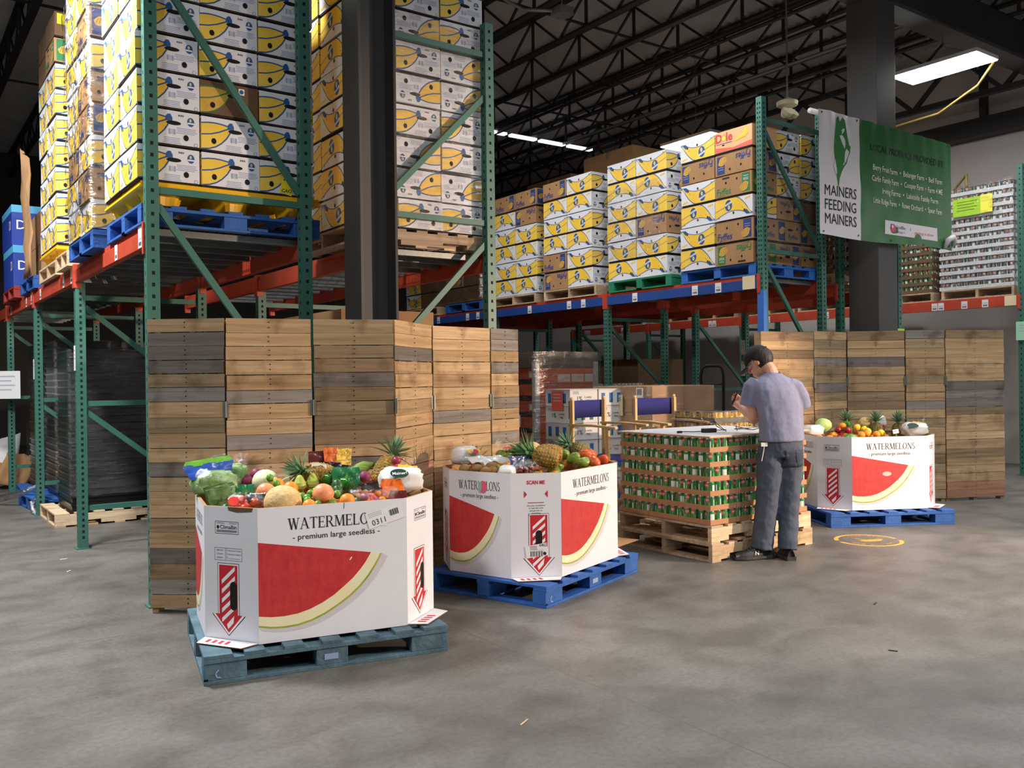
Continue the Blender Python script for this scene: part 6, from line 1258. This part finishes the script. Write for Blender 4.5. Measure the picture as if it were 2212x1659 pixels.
# floor level loads under the right rack
OJ = mat('orange_carton', 'd0603a', .6, var=.1); OJP = mat('orange_juice_panel', 'd8d0c8', .6); GW = mat('grey_wrapped_top', '6a5c50', .7)
pallet('wood_pallet', 'pallet under the wrapped orange juice cartons', (6.66, 8.74, 0), 0, 1.06, 1.04, WOOD, 'stringer', seed=40)
rows = 7
for k in range(rows):
    z = .142+k*.205
    for j in range(3):
        m = MB(); m.box(0, .34, 0, .338, 0, .198, OJ); P = face((0, .338, 0), -Y, Z); m.rect(P, .0, .0, .338, .06, GAP); m.rect(P, .20, .08, .30, .16, WHITEP) if k % 2 == 0 else None
        tag(m.build('juice_carton', loc=(6.68, 8.78+j*.342, z)), f'orange juice carton, {ORD[k]} row, {["near", "middle", "far"][j]} one of the left side', 'box', 'wrapped orange juice cartons')
    for i in range(1, 4):
        m = MB(); m.box(0, .222, 0, .338, 0, .198, OJ); P = face((0, 0, 0), X, Z); m.rect(P, .01, .02, .212, .12, OJP)
        for q in range(5): m.rect(P, .02+.04*q, .02, .024+.04*q, .12, GREYT, .0012)
        tag(m.build('juice_carton', loc=(7.022+(i-1)*.226, 8.78, z)), f'orange juice carton, {ORD[k]} row, {["left", "middle", "right"][i-1]} one of the front side', 'box', 'wrapped orange juice cartons')
m = MB(); m.box(0, 1.04, 0, 1.04, 0, .20, GW); tag(m.build('top_tray', loc=(6.66, 8.77, .142+rows*.205)), 'brown cap tray on top of the wrapped orange juice cartons', 'tray')
EDG = mat('white_edge_board', 'b9babc', .5)
for x, y, l in ((6.655, 8.755, 'left'), (7.62, 8.755, 'right')):
    m = MB(); m.box(0, .07, 0, .006, 0, 1.5, EDG); m.box(0, .006, .006, .07, 0, 1.5, EDG); tag(m.build('edge_board', loc=(x, y, .15)), f'white edge board on the {l} corner of the wrapped orange juice load', 'edge board')
film('stretch_film', ([(6.63, 9.8), (6.63, 8.73), (7.72, 8.73)], .16, 1.78), 'grey stretch film around the orange juice load', FILMH, .02, 40, 40, 12)
note('paper_label', (6.615, 9.1, .98), .15, .15, PAPER, 'white barcode label on the left side of the juice load', 3, RQ)
# milk cases
MILKB = mat('milk_blue_print', '3a6fc0', .5)
for k in range(7):
    z = k*.188
    for i in range(2):
        m = MB(); w, d = .40, .44; m.box(0, w, 0, d, 0, .184, mat('milk_white', 'dcdcda', .6)); Pf = face((0, d, 0), -Y, Z); Pe = face((0, 0, 0), X, Z)
        for P, ww in ((Pf, d), (Pe, w)):
            if (k+i+(P is Pe)) % 2 == 0:
                for q in range(3): m.rect(P, ww*(.1+.3*q), .03, ww*(.24+.3*q), .14, MILKB); m.rect(P, ww*(.12+.3*q), .03, ww*(.22+.3*q), .06, GRNP, .0014)
            else: m.text(P, '1%', ww*.35, .055, .075, BLACK, .0012, .01); m.text(P, 'Lowfat', ww*.66, .085, .038, BLACK, .0012); m.text(P, 'Milk', ww*.66, .045, .038, BLACK, .0012); m.rect(P, ww*.1, .13, ww*.32, .165, GREYT)
        m.box(-.008, w+.008, -.008, d+.008, .184, .187, GREYT)
        tag(m.build('milk_case', loc=(6.25+i*.42, 7.59, z)), f'white milk case, {ORD[k]} in the {"left" if i == 0 else "right"} pile behind the director chair', 'box', 'milk cases behind the director chair')
note('paper_note', (6.235, 7.80, 1.30), .20, .22, PINK, 'salmon pink note on the top milk case', 3, RQ)
# brown carton stack
pallet('wood_pallet', 'pallet under the wrapped brown boxes behind the second director chair', (7.0, 7.07, 0), 0, 1.02, 1.02, WOOD, 'stringer', seed=41)
for k in range(4):
    z = .142+k*.3
    for i in range(2):
        m = MB(); m.box(0, .505, 0, 1.0, 0, .297, KRAFT); tag(m.build('cardboard_box', loc=(7.01+i*.508, 7.08, z), bevel=.004), f'wide brown box, {ORD[k] if k < 3 else "top"} layer, {"left" if i == 0 else "right"} half of the wrapped stack', 'box', 'wrapped brown boxes')
film('stretch_film', ([(6.99, 8.08), (6.99, 7.06), (8.03, 7.06)], .16, 1.36), 'clear film around the wide brown boxes', FILM, .012, 40, 30, 13)
m = MB(); P = face((0, 0, 0), X, Z); m.box(0, .11, 0, .002, 0, .11, PAPER); barcode(m, P, .015, .03, .08, .07, 10); tag(m.build('barcode_label', loc=(6.975, 7.30, 1.21), rotz=RQ), 'barcode label on the top brown box', 'label')
m = MB(); P = face((0, 0, 0), X, Z); m.box(0, .2, 0, .002, 0, .24, mat('cream_paper', 'd8cfa8', .7)); m.text(P, 'B425', .11, .17, .06, BLACK); m.text(P, 'C', .02, .18, .04, BLACK); m.text(P, 'F', .02, .10, .04, BLACK); m.text(P, 'P', .02, .02, .04, BLACK); tag(m.build('paper_tag', loc=(6.972, 7.72, 1.0), rotz=RQ), 'cream paper tag marked B425 on the brown boxes', 'label')
# yellow can trays
YP = (mat('can_yellow', 'd6a81e', .35), mat('can_amber', 'a87a14', .35), mat('can_yellow_green', '8a9a2a', .35), mat('can_charcoal', '3a3a34', .4), mat('can_pale_yellow', 'e8c84a', .35))
canload(6.78, 5.98, .745, 8, 7, 3, YP, mat('olive_tray', '5c5638', .6), 'low yellow can stack behind the table', 'trays of yellow cans')
m = MB(); m.box(6.78, 7.40, 5.98, 6.52, .14, .74, KRAFTD); tag(m.build('cardboard_box'), 'dark box under the yellow can trays behind the table', 'box'); pallet('wood_pallet', 'pallet under the yellow can trays behind the table', (6.77, 5.97, 0), 0, .66, .6, WOOD, 'stringer', seed=42)
film('stretch_film', ([(6.765, 6.54), (6.765, 5.965), (7.42, 5.965)], .76, 1.1), 'clear film around the yellow can trays', FILM, .012, 26, 14, 14)
# hand truck behind
t = thing('hand_truck', 'black hand truck with looped handle behind the brown boxes', 'hand truck', (9.2, 8.15, 0), -.9)
m = MB(); m.tube([(-.15, 0, .15), (-.15, 0, 1.45), (-.13, 0, 1.55), (-.08, 0, 1.58), (.08, 0, 1.58), (.13, 0, 1.55), (.15, 0, 1.45), (.15, 0, .15)], .02, BLACK, 8); m.build('frame', t, smooth=True)
for z in (.5, .9, 1.33): m = MB(); m.bar((-.15, 0, z), (.15, 0, z), .03, .02, BLACK); m.build('cross_bar', t)
m = MB(); m.box(-.22, .22, -.22, 0, 0, .02, BLACK); m.build('toe_plate', t)
for s in (-1, 1): m = MB(Matrix.Translation((s*.25, .09, .12)) @ Matrix.Rotation(math.pi/2, 4, 'Y')); m.lathe([(.03, -.025), (.12, -.02), (.12, .02), (.03, .025)], BLACK, 16); m.build('wheel', t, smooth=False)
# loads further back on the floor
bigbox(9.6, 10.6, 10.0, 11.0, .0, 1.72, 'big brown carton on the floor under the middle rack row', KRAFTD)
canload(8.75, 9.62, .90, 8, 12, 4, (CANW, GREYT, CANW, CANR, GREYT), mat('dark_tray', '6e5340', .7), 'white capped jar load under the middle rack row', 'trays of white capped jars')
m = MB(); m.box(8.75, 9.35, 9.62, 10.55, 0, .89, KRAFTD); tag(m.build('cardboard_box'), 'dark box under the white capped jars', 'box')
canload(13.2, 5.0, .145, 8, 7, 7, DPAL, WTR, 'white can load on the floor at the right edge', 'white trays on the floor at the right edge'); pallet('wood_pallet', 'pallet under the floor level white can load at the right edge', (13.18, 4.98, 0), 0, .68, .62, WOOD, 'stringer', seed=44)
# tags hanging on posts
for k, (x, y, z, lb) in enumerate(((10.46, 8.657, 1.97, 'white tags hanging on the green post left of the man, upper'), (10.46, 8.657, 1.66, 'long white tag on the green post left of the man'), (1.435, 8.53, 1.78, 'long white tag on the front left green post'), (1.435, 10.99, 1.72, 'long white tag on the second left green post'), (9.405, 11.217, 1.6, 'long white tag on a green post left of the brown boxes'))):
    note('post_tag', (x-.01, y, z), .07, .22, PAPER, lb, 3, RQ)
note('paper_sign', (1.35, 13.2, 1.62), .46, .36, PAPER, 'white paper sign on the leftmost green post', 4, -.62)
# ---------------------------------------------------------------- black crates under the left rack
BC = mat('black_crate', '121314', .35); BCR = mat('black_crate_rim', '1d1e20', .25)
def crates(x0, y0, n, L, Wd, z0, where, h=.075):
    m = MB(); m.box(0, L, 0, Wd, 0, h*.72, BC); m.box(-.012, L+.012, -.012, Wd+.012, h*.72, h*.97, BCR); p = m.build('black_crate')
    for k in range(int(L/.12)): pass
    tag(p, '-', 'crate')
    for k in range(n):
        o = p if k == 0 else p.copy()
        if k: COL.objects.link(o)
        o.location = (x0+(.006 if k % 2 else 0), y0, z0+k*h); o['label'] = 'flat black plastic crate in the '+where; o['group'] = 'black crates in the '+where
pallet('wood_pallet', 'pale wooden pallet under the front stack of black crates', (1.45, 9.88, 0), 0, 1.2, .98, WOOD, 'stringer', seed=50); crates(1.62, 9.95, 22, 1.0, .80, .145, 'front black stack under the left rack')
film('stretch_film', ([(1.59, 10.78), (1.59, 9.92), (2.66, 9.92)], .3, 1.8), 'clear film around the front stack of black crates', FILMD, .02, 40, 40, 15)
pallet('blue_pallet', 'blue pallet under the second stack of black crates', (1.45, 11.2, 0), .06, 1.2, .95, BLUEW, 'block'); crates(1.70, 11.3, 24, 1.0, .80, .145, 'second black stack under the left rack')
film('stretch_film', ([(1.66, 12.1), (1.66, 11.27), (2.72, 11.27)], .2, 1.95), 'clear film around the second stack of black crates', FILMD, .02, 40, 40, 16)
pallet('blue_pallet', 'farthest blue pallet, under the leftmost black crates', (1.45, 12.3, 0), -.05, 1.2, .95, BLUEW, 'block'); crates(1.66, 12.4, 24, 1.0, .80, .145, 'third black stack under the left rack')
film('stretch_film', ([(1.62, 13.2), (1.62, 12.37), (2.7, 12.37)], .2, 1.95), 'clear film around the leftmost stack of black crates', FILMD, .02, 40, 40, 17)
crates(3.15, 9.4, 22, 1.0, 1.0, .145, 'dark stack deep under the second row'); pallet('wood_pallet', 'pallet under the dark stack deep under the second row', (3.1, 9.35, 0), 0, 1.1, 1.1, WOOD, 'stringer', seed=52)
bigbox(3.2, 4.1, 6.9, 8.2, 1.0, 2.05, 'brown wrapped box just over the left screen, under the second row beam', KRAFT); bigbox(3.2, 4.1, 6.9, 8.2, .0, .98, 'brown box under the wrapped one behind the left screen', KRAFTD)
tubing('plastic_strand', [(1.0, 12.9, .02), (1.15, 12.3, .06), (1.4, 11.9, .16), (1.62, 11.6, .3)], [.03, .05, .04, .02], film_mat('white_strand', .5, .3, 'f0f0f0', 8), 'strand of clear film trailing from the black stacks onto the floor', 'plastic film')
tubing('plastic_strand', [(1.47, 11.28, .16), (1.40, 11.15, .12), (1.42, 11.08, .03), (1.46, 11.05, .015)], [.02, .03, .03, .02], film_mat('white_strand', .5, .3, 'f0f0f0', 8), 'knotted film strand hanging off the blue pallet end', 'plastic film')
for k, (a, b, c, d) in enumerate((((1.1, 14.0, .0), (1.6, 14.2, .05), (1.7, 14.5, .75), (1.2, 14.4, .6)), ((1.0, 13.9, .02), (1.5, 14.1, .25), (1.4, 14.6, .55), (.9, 14.4, .45)), ((1.3, 13.9, .1), (1.7, 14.0, .0), (1.9, 14.3, .4), (1.5, 14.2, .5)))):
    m = MB(); sheet(m, (a, b, c, d), (PAPER, KRAFT, KRAFT)[k], 8, 6, .03, k); o = m.build('cardboard_scrap', smooth=True); o.modifiers.new('solid', 'SOLIDIFY').thickness = .006; tag(o, ('white', 'brown crumpled', 'small brown')[k]+' cardboard scrap in the heap at the far left', 'cardboard')
m = MB(); m.box(0, .12, 0, .12, 0, 1.15, mat('safety_yellow', 'd8a516', .5)); tag(m.build('guard_post', loc=(1.15, 14.9, 0), bevel=.01), 'yellow guard post at the left edge of the picture', 'post')
# far left on the upper deck
BBX = mat('blue_box', '2140a0', .5); CYB = mat('cyan_band', '5ab4e0', .5)
for k, (y, z, lb) in enumerate(((12.05, 2.62, 'lower'), (12.15, 3.12, 'upper'))):
    m = MB(); m.box(0, .6, 0, .95, 0, .49, BBX); m.box(-.001, .601, -.001, .951, .40, .491, CYB); P = face((0, 0, 0), X, Z); m.text(P, 'DIXIE' if 0 else 'DI', .12, .2, .16, WHITEP, .0015, .006); m.text(face((0, .95, 0), -Y, Z), 'DI', .8, .2, .16, WHITEP, .0015, .006); tag(m.build('blue_box', loc=(1.36, y, z), bevel=.004), lb+' blue box with cyan top band at the far left of the upper deck', 'box')
pallet('red_pallet', 'red pallet under the blue boxes at the far left', (1.36, 12.0, 2.48), 0, 1.1, 1.1, mat('red_pallet_paint', 'a03028', .6), 'block')
m = MB(); sheet(m, ((1.38, 11.25, 2.62), (1.38, 10.75, 2.62), (1.40, 10.95, 3.9), (1.36, 11.3, 4.1)), KRAFT, 8, 8, .03, 3); o = m.build('cardboard_sheet', smooth=True); o.modifiers.new('solid', 'SOLIDIFY').thickness = .008; tag(o, 'torn brown cardboard sheet standing beside the farthest left banana stack', 'cardboard')
bigbox(1.5, 2.3, 10.9, 11.7, 2.62, 3.35, 'brown box behind the torn cardboard sheet on the left rack', KRAFT); pallet('blue_pallet', 'blue pallet under the brown box at the far left of the rack', (1.40, 10.7, 2.48), 0, 1.1, 1.1, BLUEW, 'block')
# ---------------------------------------------------------------- floor decal
t = thing('floor_decal', 'round yellow floor sticker in front of the farthest melon bin', 'floor sticker', (7.0, 4.45, .0012), -.66)
DEC = mat('decal_yellow', 'd9a83a', .5)
m = MB(); P = (Vector((0, 0, 0)), X, Y, Z); R = .285
for k in range(48):
    if k in (0, 1, 24, 25): continue
    a, b = 2*math.pi*k/48, 2*math.pi*(k+1)/48; m.flat(P, [(R*math.cos(a), R*math.sin(a)), (R*math.cos(b), R*math.sin(b)), (R*.87*math.cos(b), R*.87*math.sin(b)), (R*.87*math.cos(a), R*.87*math.sin(a))][::-1], DEC, 0)
m.oval(P, .02, -.01, .10, .045, DEC, 0, 16, .2); m.oval(P, -.05, .05, .06, .025, DEC, 0, 12, -.6); m.oval(P, .1, .04, .04, .025, DEC, 0, 12); m.flat(P, [(-.12, .09), (-.1, .07), (-.03, .03), (-.02, .05)], DEC, 0)
for tx, rr, up in (('PLEASE KEEP', .185, 1), ('YOUR DISTANCE', .215, -1)):
    n = len(tx)
    for i, ch in enumerate(tx):
        if ch == ' ': continue
        a = (math.pi/2+(n/2-.5-i)*.19) if up > 0 else (-math.pi/2-(n/2-.5-i)*.17); m.text(P, ch, rr*math.cos(a), rr*math.sin(a)-.0, .05, DEC, 0, .002, 0, 1, a-math.pi/2 if up > 0 else a+math.pi/2)
m.build('print', t)
# small litter on the floor
for k, (x, y, a, L) in enumerate(((2.2, 3.0, .5, .07), (1.55, 2.6, 1.2, .04), (5.1, 3.2, .3, .05), (4.3, 2.6, 2.0, .045), (1.25, 8.1, .2, .06), (1.2, 7.55, .9, .05))):
    m = MB(); m.box(-L/2, L/2, -.004, .004, 0, .004, WOODF if k < 2 else (BLACK if k < 4 else PAPER), TONE['l']); tag(m.build('floor_scrap', loc=(x, y, .0), rotz=a), ['pale splinter on the bare floor in front of the nearest bin', 'small pale splinter left of the other splinter on the floor', 'dark sliver on the floor right of the can table', 'dark sliver on the open floor at the lower right', 'white scrap beside the front left green post', 'white scrap on the floor nearest the left screen'][k], 'scrap')
